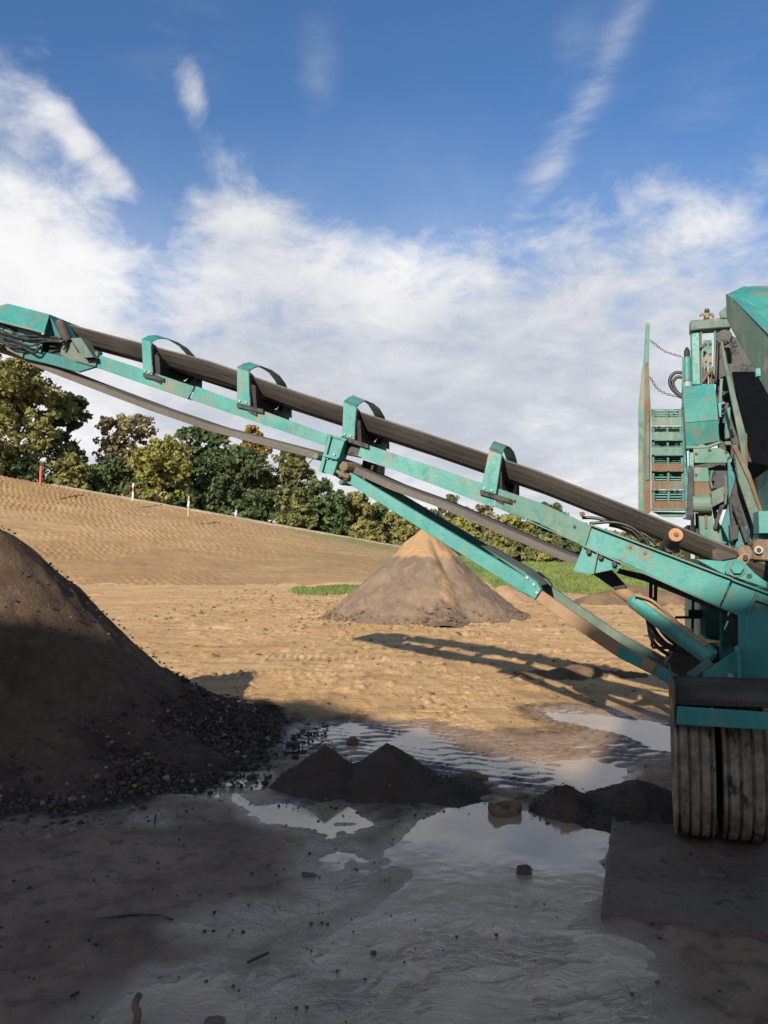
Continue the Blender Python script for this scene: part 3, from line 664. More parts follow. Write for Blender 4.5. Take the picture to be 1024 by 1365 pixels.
PXX[1:2] += A[0]*er2[1]; PYY[1:2] += A[1]*er2[1]; PXX[0] = PXX[1]; PYY[0] = PYY[1]
ZP = np.where(rim, -.04, ZP)
pcx, pcy = float(PXX.mean()), float(PYY.mean())
o = gridmesh('ground_plate', PXX, PYY, ZP, m_plate(), loc=(pcx, pcy, 0)); tag(o, 'flat mud-caked plate laid on the ground under the machine wheels', 'plate')

# ================================================================== STAKES on the field
def stake(px, py0, py1, y, mats, label, r=.05):
    b = AY(px, py0, y); t = AY(px, py1, y); h = t[2]-b[2]; root = empty('marker_stake', b, label, 'stake', 'marker stakes along the crest of the field')
    n = len(mats)
    for i, mt in enumerate(mats):
        z0 = b[2]-.35 if i == 0 else b[2]+h*i/n; z1 = b[2]+h*(i+1)/n
        build(MB().bar([b[0], b[1], z0], [b[0]+.02*(i+1), b[1], z1], (2*r, 0, 0), (0, 2*r, 0)), 'post_section', mt, root, bevel=.008)
RED = m_plain('red_paint', (.45, .05, .035), .6); WHT = m_plain('white_paint', (.75, .72, .68), .6); WOOD = m_plain('pale_wood', (.42, .30, .17), .8)
stake(54, 641, 621, 55, [RED, RED], 'solid red marker stake, leftmost of the three on the field crest', .075)
stake(177, 661, 644, 57, [WHT, RED, WHT], 'red and white banded marker stake in the middle of the crest', .055)
stake(251, 682, 661, 54, [WOOD, WHT, WOOD], 'plain pale wooden marker stake, rightmost of the three on the crest', .06)

# ================================================================== TREES
def m_leaf(name, c1, c2, c3):
    m, nt, b = newmat(name); p = objco(nt); t = attr(nt, 'tint')
    n = noise(nt, p, .9, 4, .6); c = mix(nt, t, c1, c2); c = mix(nt, n.ss(.45, .7)*.6, c, c3)
    c = mix(nt, 1.0, c, (1.28, 1.40, 1.45), 'MULTIPLY'); setc(nt, b, c); b.inputs['Roughness'].default_value = .8; b.inputs['Specular IOR Level'].default_value = .15
    tr = nt.nodes.new('ShaderNodeBsdfTranslucent'); nt.links.new(c, tr.inputs[0]); ms = nt.nodes.new('ShaderNodeMixShader'); ms.inputs[0].default_value = .32
    o = [q for q in nt.nodes if q.type == 'OUTPUT_MATERIAL'][0]; nt.links.new(b.outputs[0], ms.inputs[1]); nt.links.new(tr.outputs[0], ms.inputs[2]); nt.links.new(ms.outputs[0], o.inputs[0])
    return m
LEAF = dict(
 olive=m_leaf('olive_leaves', (.105, .105, .036), (.235, .20, .07), (.19, .15, .055)),
 dark=m_leaf('dark_green_leaves', (.052, .070, .032), (.105, .128, .052), (.075, .095, .040)),
 yellow=m_leaf('yellow_green_leaves', (.15, .145, .042), (.28, .235, .072), (.19, .17, .05)),
 brown=m_leaf('brown_olive_leaves', (.15, .125, .065), (.27, .21, .11), (.19, .135, .07)),
 orange=m_leaf('orange_leaves', (.17, .10, .03), (.28, .17, .05), (.20, .10, .03)),
 mid=m_leaf('mid_green_leaves', (.085, .092, .036), (.175, .165, .062), (.13, .11, .045)))
def tree(label, px, topy, hw, y, kind, cat='tree', base=None, fill=1.0, seed=0, name='tree', group='trees beyond the field and grass', low=.12, nl=None):
    r_ = np.random.default_rng(1000+seed)
    c = AY(px, topy, y); x = c[0]; zb = float(hill(np.array([x]), np.array([float(y)]))[0])-.2 if base is None else base
    H = c[2]-zb; rad = hw/FPX*y
    root = empty(name, (x, y, zb), label, cat, group)
    # trunk and limbs
    mb = MB(); tr = [(x+.15*math.sin(k*1.3+seed), y, zb+H*k/6*.85) for k in range(7)]
    mb.tube(tr, [max(.03, .034*H*(1-k/7.2)) for k in range(7)], 7)
    for k in range(9):
        a = r_.random()*6.28; h0 = .25+.5*r_.random(); p0 = np.array([x, y, zb+H*h0*.85]); ln = rad*(.42+.3*r_.random())
        p1 = p0+np.array([math.cos(a)*ln*.5, math.sin(a)*ln*.5, ln*.35]); p2 = p0+np.array([math.cos(a)*ln*.95, math.sin(a)*ln*.95, ln*.75])
        mb.tube([p0, p1, p2], [.013*H, .008*H, .003*H], 5)
    build(mb, 'trunk', M['bark'], root, smooth=True, fixn=False)
    # crown: leaf clumps in a lobed volume
    nlobes = 14+int(rad*2.5); lob = []
    for k in range(nlobes):
        a = r_.random()*6.28; q = r_.random()**.6; zf = low+.1+(.82-low)*r_.random()
        prof = math.sin(math.pi*min(1, max(.12, (zf-low)/(1.05-low)*.86+.12)))**.6
        rr = rad*prof*q*.72; lr = rad*(.32+.22*r_.random())*(1.05-.35*zf)
        lob.append((x+rr*math.cos(a), y+rr*math.sin(a)*.85, zb+H*zf*.93, lr))
    lob.append((x, y, zb+H*.86, max(rad*.24, H*.10))); lob = np.array(lob)
    lob[:, 2] = np.minimum(lob[:, 2], zb+H-lob[:, 3]*.8)
    ncl = int(70+rad*rad*13*(H/rad/2)**.5); ncl = min(ncl, 560)
    ci = r_.integers(0, len(lob), ncl); dv = r_.normal(size=(ncl, 3)); dv /= np.linalg.norm(dv, axis=1)[:, None]
    rr = lob[ci, 3]*(.55+.5*r_.random(ncl)); cc = lob[ci, :3]+dv*rr[:, None]*[1, 1, .85]
    cc[:, 2] = np.maximum(cc[:, 2], zb+H*low*.6)
    per = int(26*fill); cr = (.30+.34*r_.random(ncl))*(.6+.06*rad)
    g = r_.normal(size=(ncl, per, 3)); g /= np.linalg.norm(g, axis=2)[..., None]; g = g*(r_.random((ncl, per, 1))**.45)*cr[:, None, None]*[1.2, 1.2, .8]
    P_ = (cc[:, None]+g).reshape(-1, 3); n = len(P_)
    ls = (.12+.12*r_.random(n))*(y/70)**.6
    nr = r_.normal(size=(n, 3))+g.reshape(-1, 3)/np.repeat(cr, per)[:, None]*1.3+np.array([0, 0, .5]); nr /= np.linalg.norm(nr, axis=1)[:, None]
    t1 = np.cross(nr, r_.normal(size=(n, 3))); t1 /= np.linalg.norm(t1, axis=1)[:, None]; t2 = np.cross(nr, t1)
    t1 = t1*(ls*1.25)[:, None]; t2 = t2*ls[:, None]
    V = np.stack([P_-t1, P_-t2*.8+nr*ls[:, None]*.15, P_+t1, P_+t2*.8], 1).reshape(-1, 3)
    F = np.arange(4*n).reshape(n, 4)
    tint = np.repeat(np.clip(np.repeat(r_.random(ncl), per)*.7+.3*r_.random(n)+.0, 0, 1), 4)
    npmesh('crown', V, F, LEAF[kind], dict(tint=tint), smooth=False, parent=root, loc=(x, y, zb+H*.5))
    return root
TL = [
 ('big rounded olive and yellow tree at the far left edge', 25, 470, 92, 66, 'olive', .06),
 ('dark green tree showing behind the right side of the big olive tree', 92, 512, 44, 73, 'dark', .05),
 ('olive tree cut by the left frame edge behind the biggest one', -60, 500, 70, 72, 'mid', .05),
 ('brownish thin-leaved tree right of the sky gap', 166, 545, 52, 74, 'brown', .12),
 ('bright yellow-green bushy tree in front of the dark ones', 212, 584, 56, 64, 'yellow', .03),
 ('dark green oak-like tree behind the yellow-green one', 268, 556, 58, 71, 'dark', .03),
 ('orange-tinged treetop peeping over the dark trees', 340, 562, 40, 79, 'orange', .2),
 ('dark green tree below the orange treetop', 318, 590, 52, 68, 'dark', .03),
 ('broad olive tree left of the conveyor knuckle', 388, 592, 58, 69, 'mid', .03),
 ('dark bushy tree at the lower right of the broad olive tree', 432, 636, 34, 66, 'dark', .02),
 ('low olive tree directly beneath the conveyor knuckle', 474, 655, 36, 70, 'olive', .03),
 ('small dark tree between two olive ones behind the strut', 505, 668, 26, 74, 'dark', .03),
 ('olive bush left of the far sand cone tip', 532, 676, 30, 66, 'olive', .02),
 ('dark pine-like treetop above the sand cone', 601, 657, 28, 95, 'dark', .1),
 ('mid green tree just right of the sand cone tip', 572, 674, 32, 84, 'mid', .03),
 ('brownish tree over the return belt', 642, 664, 34, 86, 'brown', .05),
 ('golden bush right of the cone tip', 616, 688, 28, 78, 'yellow', .02),
 ('bright yellow tree behind the return belt', 684, 676, 30, 80, 'yellow', .03),
 ('yellow-brown bush low over the grass', 658, 702, 30, 72, 'olive', .02),
 ('tall dark tree right of the yellow one', 728, 668, 40, 88, 'dark', .05),
 ('orange-yellow bush low at the grass edge', 722, 716, 26, 70, 'yellow', .02),
 ('mid green bush at the grass edge left of the orange one', 694, 712, 24, 70, 'mid', .02),
 ('olive tree under the main beam joint', 762, 690, 30, 84, 'mid', .04),
 ('dark low bush beside the beam bracket', 764, 716, 24, 72, 'dark', .02),
 ('low olive tree showing under the machine beam', 812, 722, 30, 90, 'olive', .04),
]
for i, (lb, px, ty, hw, y, kd, lo) in enumerate(TL):
    tree(lb, px, ty, hw, y, kd, seed=i, low=lo, fill=1.0 if kd != 'brown' else .8)
SH = [('yellow', -20, 618, 30, 62.5), ('dark', 35, 612, 34, 66), ('olive', 95, 606, 30, 64), ('dark', 122, 622, 22, 68), ('dark', 148, 606, 30, 66), ('mid', 190, 640, 28, 64), ('dark', 245, 648, 30, 66), ('dark', 290, 650, 34, 67), ('dark', 345, 655, 36, 66), ('mid', 395, 668, 30, 64), ('dark', 445, 676, 30, 66), ('olive', 490, 690, 26, 64), ('mid', 590, 712, 30, 74), ('olive', 632, 716, 26, 70), ('mid', 745, 728, 22, 74), ('olive', 668, 728, 20, 68), ('olive', 855, 732, 36, 96), ('mid', 920, 733, 36, 98), ('olive', 1000, 730, 40, 96)]
WHERE = ['at the left edge beneath the big olive tree', 'under the big olive tree by the red stake', 'right of the red stake', 'low in the sky gap left of the brown tree', 'beneath the brownish tree', 'behind the banded stake', 'behind the wooden stake', 'in the shade right of the wooden stake', 'beneath the orange treetop', 'beneath the broad olive tree', 'beneath the conveyor knuckle', 'at the end of the field crest', 'behind the right flank of the sand cone', 'at the grass edge right of the sand cone', 'at the grass edge by the beam bracket', 'low on the grass edge behind the strut', 'far off between beam and ram', 'far off behind the hydraulic hoses', 'far off at the right edge behind the machine']
CN = dict(yellow='yellow-green', dark='dark green', olive='olive', mid='mid green')
for i, (kd, px, ty, hw, y) in enumerate(SH):
    tree(CN[kd]+' undergrowth bush '+WHERE[i], px, ty, hw, y, kd, 'bush', seed=60+i, low=.0, name='bush', group='undergrowth bushes below the trees')
c = AY(561, 712, 63) ; 
# distant wood beyond everything, on the horizon
n = 16000; a = rng.random(n); x = -260+a*560; y = 190+30*rng.random(n); z = rng.random(n)**.8*(7.5+2.5*fbm(x*.05, x*.02, 7, 3)); ls = .5+.5*rng.random(n)
r3 = rng.normal(size=(n, 3)); r3 /= np.linalg.norm(r3, axis=1)[:, None]; t1 = np.cross(r3, [0, .2, 1]); t1 /= np.linalg.norm(t1, axis=1)[:, None]; t2 = np.cross(r3, t1)
P_ = np.stack([x, y, z], 1); t1 *= ls[:, None]*1.6; t2 *= ls[:, None]*1.3
o = npmesh('distant_wood', np.stack([P_-t1, P_-t2, P_+t1, P_+t2], 1).reshape(-1, 3), np.arange(4*n).reshape(n, 4), LEAF['mid'], dict(tint=np.repeat(rng.random(n), 4)), smooth=False, kind='stuff')
tag(o, 'far-off line of woodland low on the horizon beyond the trees', 'wood')

# ================================================================== SHEDS guessed behind the viewer, unseen (added and shaped to cast the big shade)
SH_ = np.array([SUNH[0], SUNH[1], 0]); SP = np.array([SUNH[1], -SUNH[0], 0])
def SB(p, al, z): return SP*p+SH_*al+ZV*z
def m_clad():
    m, nt, b = newmat('sheet_cladding'); p = objco(nt); setc(nt, b, mix(nt, noise(nt, p, .8, 5).ss(.3, .7), (.20, .20, .18), (.26, .25, .22))); b.inputs['Roughness'].default_value = .6; return m
CL = m_clad(); te = math.tan(ELEV)
def gshed(label, p0, p1, q_peak, q_eave, al0, al1, pm):
    root = empty('shade_shed', SB((p0+p1)/2, al0, 0), label, 'shed')
    zp = q_peak-al0*te; ze = q_eave-al0*te
    build(MB().prism([SB(p0+.1, al0-.1, -.1), SB(p1-.1, al0-.1, -.1), SB(p1-.1, al0-.1, ze-.12), SB(pm, al0-.1, zp-.12), SB(p0+.1, al0-.1, ze-.12)], SH_*(al1-al0+.2)), 'wall', CL, root)
    for s_ in (p0, p1): build(MB().prism([SB(s_, al0, ze-.1), SB(pm, al0, zp-.1), SB(pm, al0, zp), SB(s_, al0, ze)], SH_*(al1-al0)), 'roof', CL, root)
    build(MB().prism([SB(pm-1.8, al0-.05, 0), SB(pm+1.8, al0-.05, 0), SB(pm+1.8, al0-.05, 4.2), SB(pm-1.8, al0-.05, 4.2)], SH_*.04), 'door', M['green_grey'], root)
gshed('unseen low pitched shed added behind the viewer to cast the foreground shade', -6.6, -.98, 3.36, 2.56, -13.0, -24, -4.1)
gshed('unseen taller shed added behind the viewer on the right to cast shade', -.98, 9.0, 4.6, 3.62, -13.0, -24, 4.2)

# ================================================================== THE SCREENING MACHINE
mroot = empty('screening_machine', np.array(G(1010, 1118)), 'teal mobile screening machine with a long side conveyor folded out across the yard', 'screening machine')
def plate(pxs, a, th, mat, name, parent, bevel=.003, a2=None):
    """flat plate traced on the machine cross plane at depth a, th metres deep"""
    pts = [Q(p[0], p[1], (p[2] if len(p) > 2 else a)) for p in pxs]
    return build(MB().prism(pts, A*th), name, mat, parent, bevel=bevel)
def addplate(mb, pxs, a, th): mb.prism([Q(p[0], p[1], a) for p in pxs], A*th); return mb
def qtube(pxs, a, r, name, mat, parent, seg=8, sm=True, n=6):
    pts = [Q(p[0], p[1], (p[2] if len(p) > 2 else a)) for p in pxs]
    if sm and len(pts) > 2: pts = smoothpath(pts, n)
    return build(MB().tube(pts, r, seg), name, mat, parent, smooth=True)
def bolt(p, r, parent, mat=M['steel'], h=.012, name='bolt'):
    p = np.array(p); mb = MB().tube([p-A*.002, p-A*h], r, 6)
    return build(mb, name, mat, parent, bevel=.001)
W = .70
# ---- side conveyor: main near beam
cv = MB()
addplate(cv, [(127, 472), (131, 472.5), (259, 515), (252, 532), (127, 489)], AN, .010)
addplate(cv, [(261, 514.5), (437, 579), (434, 594), (254, 532.5)], AN, .010)
addplate(cv, [(482, 590), (644, 644.5), (662, 651), (657, 676), (477, 608)], AN, .010)
def flange(mb, p, q, a, d=.055, t=2.0):
    mb.prism([Q(p[0], p[1], a), Q(q[0], q[1], a), Q(q[0], q[1]+t, a), Q(p[0], p[1]+t, a)], A*d)
for p, q in (((127, 472), (259, 515)), ((261, 514.5), (437, 579)), ((482, 590), (662, 651)), ((127, 487.5), (252, 530.5)), ((254, 530.5), (434, 592)), ((477, 606), (657, 674))):
    flange(cv, p, q, AN+.001)
side = build(cv, 'side_conveyor', M['teal'], mroot, bevel=.0015)
# worn joint plates
plate([(216, 502), (259, 515), (255, 524), (250, 532), (216, 520)], AN-.012, .011, M['teal_worn'], 'joint_plate', side)
# worn lower beam length
wb = MB(); addplate(wb, [(664, 651), (720, 670), (789, 701), (777, 728), (720, 698), (659, 675)], AN-.004, .012)
flange(wb, (664, 651), (720, 670), AN-.003, .12); flange(wb, (720, 670), (789, 701), AN-.003, .12); flange(wb, (659, 673), (777, 725.5), AN-.003)
build(wb, 'worn_beam_section', M['teal_worn'], side, bevel=.002)
for p in ((766, 702), (686, 668)): bolt(Q(p[0], p[1], AN-.004), .011, side, M['black'])
# far side rail, hidden behind the belt from the front
fb = MB()
for p0, p1 in (((118, 464), (700, 655)), ((700, 655), (975, 752))):
    a_, b_ = Q(*p0, AN)+A*(W), Q(*p1, AN)+A*W
    fb.bar(a_+ZV*.10, b_+ZV*.10, A*.05, (0, 0, .07))
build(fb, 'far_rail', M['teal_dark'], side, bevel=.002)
# carrying belt (troughed) and return belt
def lerp(a, b, t): return a+(b-a)*t
def beltmesh(name, top, prof, th, n=60):
    """top: fn t-> 3D point at near edge, prof: [(c,h)] section"""
    rings_t = []; k = len(prof); V = []; UV = []
    for i in range(n+1):
        t = i/n; p = top(t)
        for c, h in prof: V.append(p+A*c+ZV*h)
        for c, h in prof[::-1]: V.append(p+A*(c)+ZV*(h-th))
    m = 2*k; F = []
    for i in range(n):
        for j in range(m): F.append((i*m+j, i*m+(j+1) % m, (i+1)*m+(j+1) % m, (i+1)*m+j))
    F.append(tuple(range(m))[::-1]); F.append(tuple(range(n*m, n*m+m)))
    mb = MB().add(V, F); o = build(mb, name, M['belt'], side, smooth=False)
    uv = o.data.uv_layers.new(name='UVMap'); arc = []
    s = 0
    pr = prof+prof[::-1]
    for j in range(m):
        arc.append(s); 
        c0, h0 = pr[j]; c1, h1 = pr[(j+1) % m]; s += math.hypot(c1-c0, h1-h0)
    for pl in o.data.polygons:
        for li in pl.loop_indices:
            vi = o.data.loops[li].vertex_index; uv.data[li].uv = (vi//m*.12, arc[vi % m])
    return o
BT = [(93, 432), (280, 481), (400, 523), (560, 574), (720, 628), (845, 677), (984, 733), (1020, 750)]
def beltpath(pxs, a):
    pts = [Q(x_, y_, a) for x_, y_ in pxs]; d = np.array([0]+list(np.cumsum([np.linalg.norm(pts[i+1]-pts[i]) for i in range(len(pts)-1)]))); d /= d[-1]; arr = np.array(pts)
    return lambda t: np.array([np.interp(t, d, arr[:, k]) for k in range(3)])
fn = beltpath(BT, AN+.03)
sec = [(0, 0), (.035, -.035), (.085, -.075), (.14, -.115), (.20, -.132), (.30, -.135), (.42, -.132), (.48, -.115), (.55, -.07), (.62, 0)]
beltmesh('carrying_belt', fn, sec, .012)
RB = [(34, 473), (60, 484), (104, 501), (200, 537), (280, 564), (330, 577), (380, 590), (426, 602), (456, 612), (520, 641), (587, 665), (650, 692), (720, 722), (775, 744)]
fn2 = beltpath(RB, AN+.06)
beltmesh('return_belt', fn2, [(0, -.012), (.02, -.004), (.10, .004), (.29, .010), (.48, .004), (.56, -.004), (.58, -.012)], .055, 70)
# idler sets and hoops
def hoop_and_idler(lt, rt, rb, lb, rusty):
    """leg corner pixels: left-top, right-top, right-bottom, left-bottom"""
    a0 = AN-.035
    PLT, PRT, PRB, PLB = Q(*lt, a0), Q(*rt, a0), Q(*rb, a0), Q(*lb, a0)
    hb = MB()
    top0, top1 = PLT, PRT
    hh = PLT[2]-PLB[2]
    # strip section across the belt: near leg, shoulder, top, far shoulder, far leg
    prof = [(0, -hh), (0, 0), (.10, .060), (.22, .095), (.40, .105), (.56, .090), (.68, .045), (.77, -.04), (.81, -.14), (.81, -hh*.85)]
    th = .008
    for k in range(len(prof)-1):
        (c0, h0), (c1, h1) = prof[k:k+2]
        if k == 0: q = [PLB, PRB, PRT, PLT]; nrm = A*th
        else: q = [top0+A*c0+ZV*h0, top1+A*c0+ZV*h0, top1+A*c1+ZV*h1, top0+A*c1+ZV*h1]; e = A*(c1-c0)+ZV*(h1-h0); e = e/np.linalg.norm(e); nrm = (A*e[2]-ZV*e[0]*0-ZV*float(e@A))*th
        hb.prism(q, nrm)
    h = build(hb, 'guard_hoop', M['teal'] if not rusty else M['teal'], side, bevel=.0015)
    if rusty:
        b2 = MB(); q0 = [top0+A*.0+ZV*.006, top1+A*.0+ZV*.006, top1+A*.20+ZV*.091, top0+A*.20+ZV*.091]; b2.prism(q0, ZV*.003)
        q0 = [top0+A*.20+ZV*.091, top1+A*.20+ZV*.091, top1+A*.50+ZV*.091, top0+A*.50+ZV*.091]; b2.prism(q0, ZV*.004)
        build(b2, 'hoop_top', M['rust'] if rusty == 1 else M['teal_worn'], h)
    # idler frame: side cheek (channel return, its shade painted black) and cross plate under the belt
    u = PRB-PLB; ul = np.linalg.norm(u); u = u/ul
    fr = MB()
    fr.prism([PRB+A*.008, PRT+A*.008, PRT+A*.10-ZV*.02, PRB+A*.14-ZV*.03], u*.006)
    fr.prism([PLB+A*.010+ZV*.0-u*.01, PRB+A*.010+u*.12, PRB+A*.010+u*.12-ZV*.035, PLB+A*.010-u*.01-ZV*.035], A*.05)
    mid = (PLB+PRB)/2+u*.05
    fr.prism([mid+A*.05-ZV*.02, mid+A*.64-ZV*.02, mid+A*.70+ZV*(hh*.62), mid+A*.60+ZV*(hh*.50), mid+A*.48+ZV*(hh*.16), mid+A*.20+ZV*(hh*.16), mid+A*.08+ZV*(hh*.5), mid+A*.02+ZV*(hh*.62)], u*.05)
    build(fr, 'idler_frame', M['black'], side, bevel=.002)
    for (c0, z0), (c1, z1) in (((.05, hh*.62), (.185, hh*.30)), ((.20, hh*.265), (.47, hh*.265)), ((.49, hh*.30), (.64, hh*.62))):
        build(MB().tube([mid+A*c0+ZV*z0-u*.02, mid+A*c1+ZV*z1-u*.02], .032, 12), 'idler_roller', M['black'], side, smooth=False)
    for k in (.25, .75): bolt(PLB*(1-k)+PRB*k+ZV*.02, .009, side, M['steel'])
hoop_and_idler((188.5, 452), (201, 456), (203, 500), (191, 497), 0)
hoop_and_idler((316, 490), (331.5, 495), (333, 541), (316, 537), 2)
hoop_and_idler((458, 536), (475, 543), (472, 586), (456, 581), 2)
hoop_and_idler((652, 600), (669, 606), (661, 659), (641, 653), 1)
# plates under hoop feet
for (x0, y0, x1, y1) in ((203, 497, 216, 503), (333, 541, 343, 546), (660, 658, 672, 664)):
    plate([(x0, y0), (x1, y1), (x1-1, y1+9), (x0-2, y0+8)], AN-.014, .010, M['black'], 'foot_bracket', side)
# knuckle bracket
kb = MB(); addplate(kb, [(441, 581), (457, 584.5), (441, 632), (428, 629)], AN-.05, .012)
addplate(kb, [(438, 579), (442, 580), (429, 630), (425, 627)], AN-.075, .085); addplate(kb, [(456, 584), (460, 586), (444, 634), (440, 632)], AN-.055, .14)
addplate(kb, [(436, 578), (462, 585), (461, 588), (436, 581)], AN-.06, .10); addplate(kb, [(432, 605), (450, 610), (449, 613), (431, 608)], AN-.085, .05)
build(kb, 'knuckle_bracket', M['teal'], side, bevel=.002)
plate([(456, 586), (482, 591), (477, 609), (452, 604)], AN+.03, .10, M['black'], 'knuckle_block', side)
plate([(484, 613), (503, 619), (502, 630), (482, 622)], AN+.25, .2, M['black'], 'cross_block', side)
plate([(442, 612), (470, 630), (478, 640), (455, 640), (440, 630)], AN+.12, .05, M['black'], 'pivot_plate', side)
for (x, y, r) in ((458, 622, .042), (455, 632, .03), (462, 636, .032), (455, 643, .022), (421, 608, .028)):
    p = Q(x, y, AN-.01); build(MB().tube([p+A*.16+L*-.06, p, p-A*.012], [r, r, r*.8], 10), 'pivot_pin', M['rust'] if r > .03 else M['green_grey'], side, bevel=.002)
for p in ((440, 609), (446, 606), (443, 612), (437, 611)): bolt(Q(p[0], p[1], AN-.05), .010, side)
qtube([(449, 628), (458, 634), (465, 637)], AN-.03, .016, 'pin_rod', M['rust'], side)
# lower struts
def strut(off, near=True):
    o = A*off; P_ = lambda pts, a=AN: [Q(x, y, a)+o for x, y in pts]
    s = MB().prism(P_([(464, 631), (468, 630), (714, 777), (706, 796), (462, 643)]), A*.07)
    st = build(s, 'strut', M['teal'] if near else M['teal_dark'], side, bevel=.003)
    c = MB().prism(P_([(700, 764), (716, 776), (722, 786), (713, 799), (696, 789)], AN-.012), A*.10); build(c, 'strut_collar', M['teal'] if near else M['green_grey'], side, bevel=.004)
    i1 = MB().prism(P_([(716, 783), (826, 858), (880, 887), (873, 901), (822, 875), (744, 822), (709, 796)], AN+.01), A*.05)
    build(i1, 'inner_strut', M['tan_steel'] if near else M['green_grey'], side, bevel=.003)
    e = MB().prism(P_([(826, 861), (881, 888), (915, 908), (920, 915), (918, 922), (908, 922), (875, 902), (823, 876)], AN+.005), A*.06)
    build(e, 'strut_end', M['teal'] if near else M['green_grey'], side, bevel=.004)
    return st
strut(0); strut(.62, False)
for x, y in ((703, 770), (712, 779), (716, 790), (905, 913)): bolt(Q(x, y, AN-.012), .012, side)
sand = MB(); sand.prism([Q(x, y, AN-.006) for x, y in [(858, 876), (875, 886), (870, 898), (853, 889)]], A*.005); build(sand, 'wear_patch', M['tan_steel'], side)
# struts tie plate, web between
plate([(640, 727), (714, 778), (722, 781), (700, 762)], AN+.05, .5, M['green_grey'], 'strut_web', side)
for x_, y_ in ((480, 640), (706, 785)): build(MB().bar(Q(x_, y_, AN)+A*.05, Q(x_, y_, AN)+A*.65, ZV*.045, L*.045), 'strut_cross_tube', M['black'], side)
# ---- head end
hd = MB(); a0 = AN-.09
hood = [(-14, 428), (-14, 414), (0, 413), (10, 404.5), (66, 419), (60, 441), (0, 425)]
top = [Q(10, 404.5, a0+.10), Q(66, 419, a0+.10), Q(59, 442, a0-.04), Q(-16, 423, a0-.04), Q(-10, 410, a0+.04)]
hd.prism(top, A*.006)
hd.prism([Q(10, 404.5, a0+.10), Q(66, 419, a0+.10), Q(66, 419, a0+.10)+A*.55, Q(10, 404.5, a0+.10)+A*.55], -ZV*.006)
hd.prism([Q(10, 404.5, a0+.10), Q(10, 404.5, a0+.10)+A*.55, Q(-14, 416, a0)+A*.66, Q(-14, 416, a0)], -ZV*.006)
hd.prism([Q(-18, 414, a0), Q(-18, 414, a0)+A*.7, Q(-34, 436, a0)+A*.7, Q(-34, 436, a0)], -ZV*.006)
build(hd, 'head_hood', M['teal'], side, bevel=.002)
rim = MB().prism([Q(59, 441.5, a0-.045), Q(-16, 422.5, a0-.045), Q(-16, 425.5, a0-.045), Q(59, 444.5, a0-.045)], A*.02); build(rim, 'hood_rim', M['teal_worn'], side)
plate([(66, 420), (82, 451), (78, 458), (58, 446)], a0+.10, .56, M['teal_dark'], 'hood_end', side, .002)
plate([(-30, 424), (58, 446), (54, 470), (-30, 446)], AN-.03, .02, M['teal'], 'head_plate', side)
plate([(12, 431), (22, 433), (22, 442), (12, 440)], AN-.034, .003, M['black'], 'head_slot', side)
plate([(-30, 446), (54, 468), (90, 476), (132, 490), (127, 489), (104, 496), (60, 484), (30, 477), (3, 459), (-30, 450)], AN+.0, .03, M['teal_dark'], 'head_frame', side)
plate([(3, 457), (16, 466), (31, 469), (30, 476.5), (10, 467)], AN-.02, .02, M['green_grey'], 'head_foot', side)
plate([(84, 452), (96, 455), (104, 470), (128, 474), (127, 489), (96, 482), (80, 472)], AN-.005, .03, M['green_grey'], 'head_gusset', side)
plate([(54, 447), (84, 452), (100, 478), (54, 469)], AN+.05, .5, M['black'], 'head_motor_bay', side)
dr = MB(); p = Q(-6, 449, AN+.04); dr.tube([p, p+A*.6], .13, 20); build(dr, 'head_drum', M['rust'], side)
for k, pts in enumerate([[(-20, 433), (0, 440), (20, 447), (50, 448), (84, 451)], [(-20, 437), (10, 445), (35, 452), (60, 452), (86, 455)], [(-20, 444), (15, 452), (40, 461), (62, 455), (84, 456)], [(-20, 431), (5, 434), (20, 444), (45, 453), (78, 454)], [(-20, 450), (8, 457), (30, 462), (46, 470), (54, 461)], [(0, 452), (14, 462), (30, 463)]]):
    qtube(pts, AN-.055-.012*(k % 3), .011, 'hose', M['rubber'], side)
for p in ((4, 438), (8, 452), (30, 455), (50, 462), (22, 428)): bolt(Q(p[0], p[1], AN-.03), .012, side, M['green_grey'])
# upright end roller and box tube
def wroller(p0, p1, r, capm, a, a1, nm='wing_roller'):
    x0 = Q(*p0, a); x1 = Q(*p1, a1); d = (x1-x0)/np.linalg.norm(x1-x0)
    o = build(MB().tube([x0, x0+d*.02, x1-d*.02, x1], [r*.93, r, r, r*.93], 20), nm, M['rust_dark'], side)
    build(MB().tube([x0-d*.004, x0+d*.004], r*.9, 20), 'roller_end', capm, side); build(MB().tube([x0-d*.02, x0], r*.28, 8), 'roller_axle', M['rust'], side)
M['rust_dark'] = m_paint('dark_rusty_roller', (.045, .034, .028), (.075, .055, .042), (.09, .05, .03), .5, .75)
wroller((79.5, 429), (91, 455), .044, M['green_grey'], AN-.05, AN-.01)
bxt = MB(); q = [Q(94, 449, AN-.07), Q(103, 444, AN-.07), Q(111, 447, AN-.07), Q(102, 452.5, AN-.07)]
ax = Q(119, 474, AN-.07)-Q(102.5, 448, AN-.07)
q = [np.array(p) for p in q]; up = A*.11
outer = [Q(94.5, 451, AN-.09), Q(108, 450, AN-.09), Q(108, 450, AN-.09)+A*.11+ZV*.0, Q(94.5, 451, AN-.09)+A*.11]
cen = sum(outer)/4; innr = [cen+(p-cen)*.8 for p in outer]
bxt.loft([innr, outer, [p+ax for p in outer]], caps=False); bxt.loft([innr, [p+ax for p in innr]], caps=False)
build(bxt, 'box_tube', M['green_grey'], side)
plate([(100, 470), (122, 477), (128, 467), (131, 471), (127, 489), (100, 481)], AN-.02, .05, M['green_grey'], 'tube_foot', side)
qtube([(88, 455), (86, 462), (84, 466)], AN-.04, .014, 'roller_spindle', M['green_grey'], side)
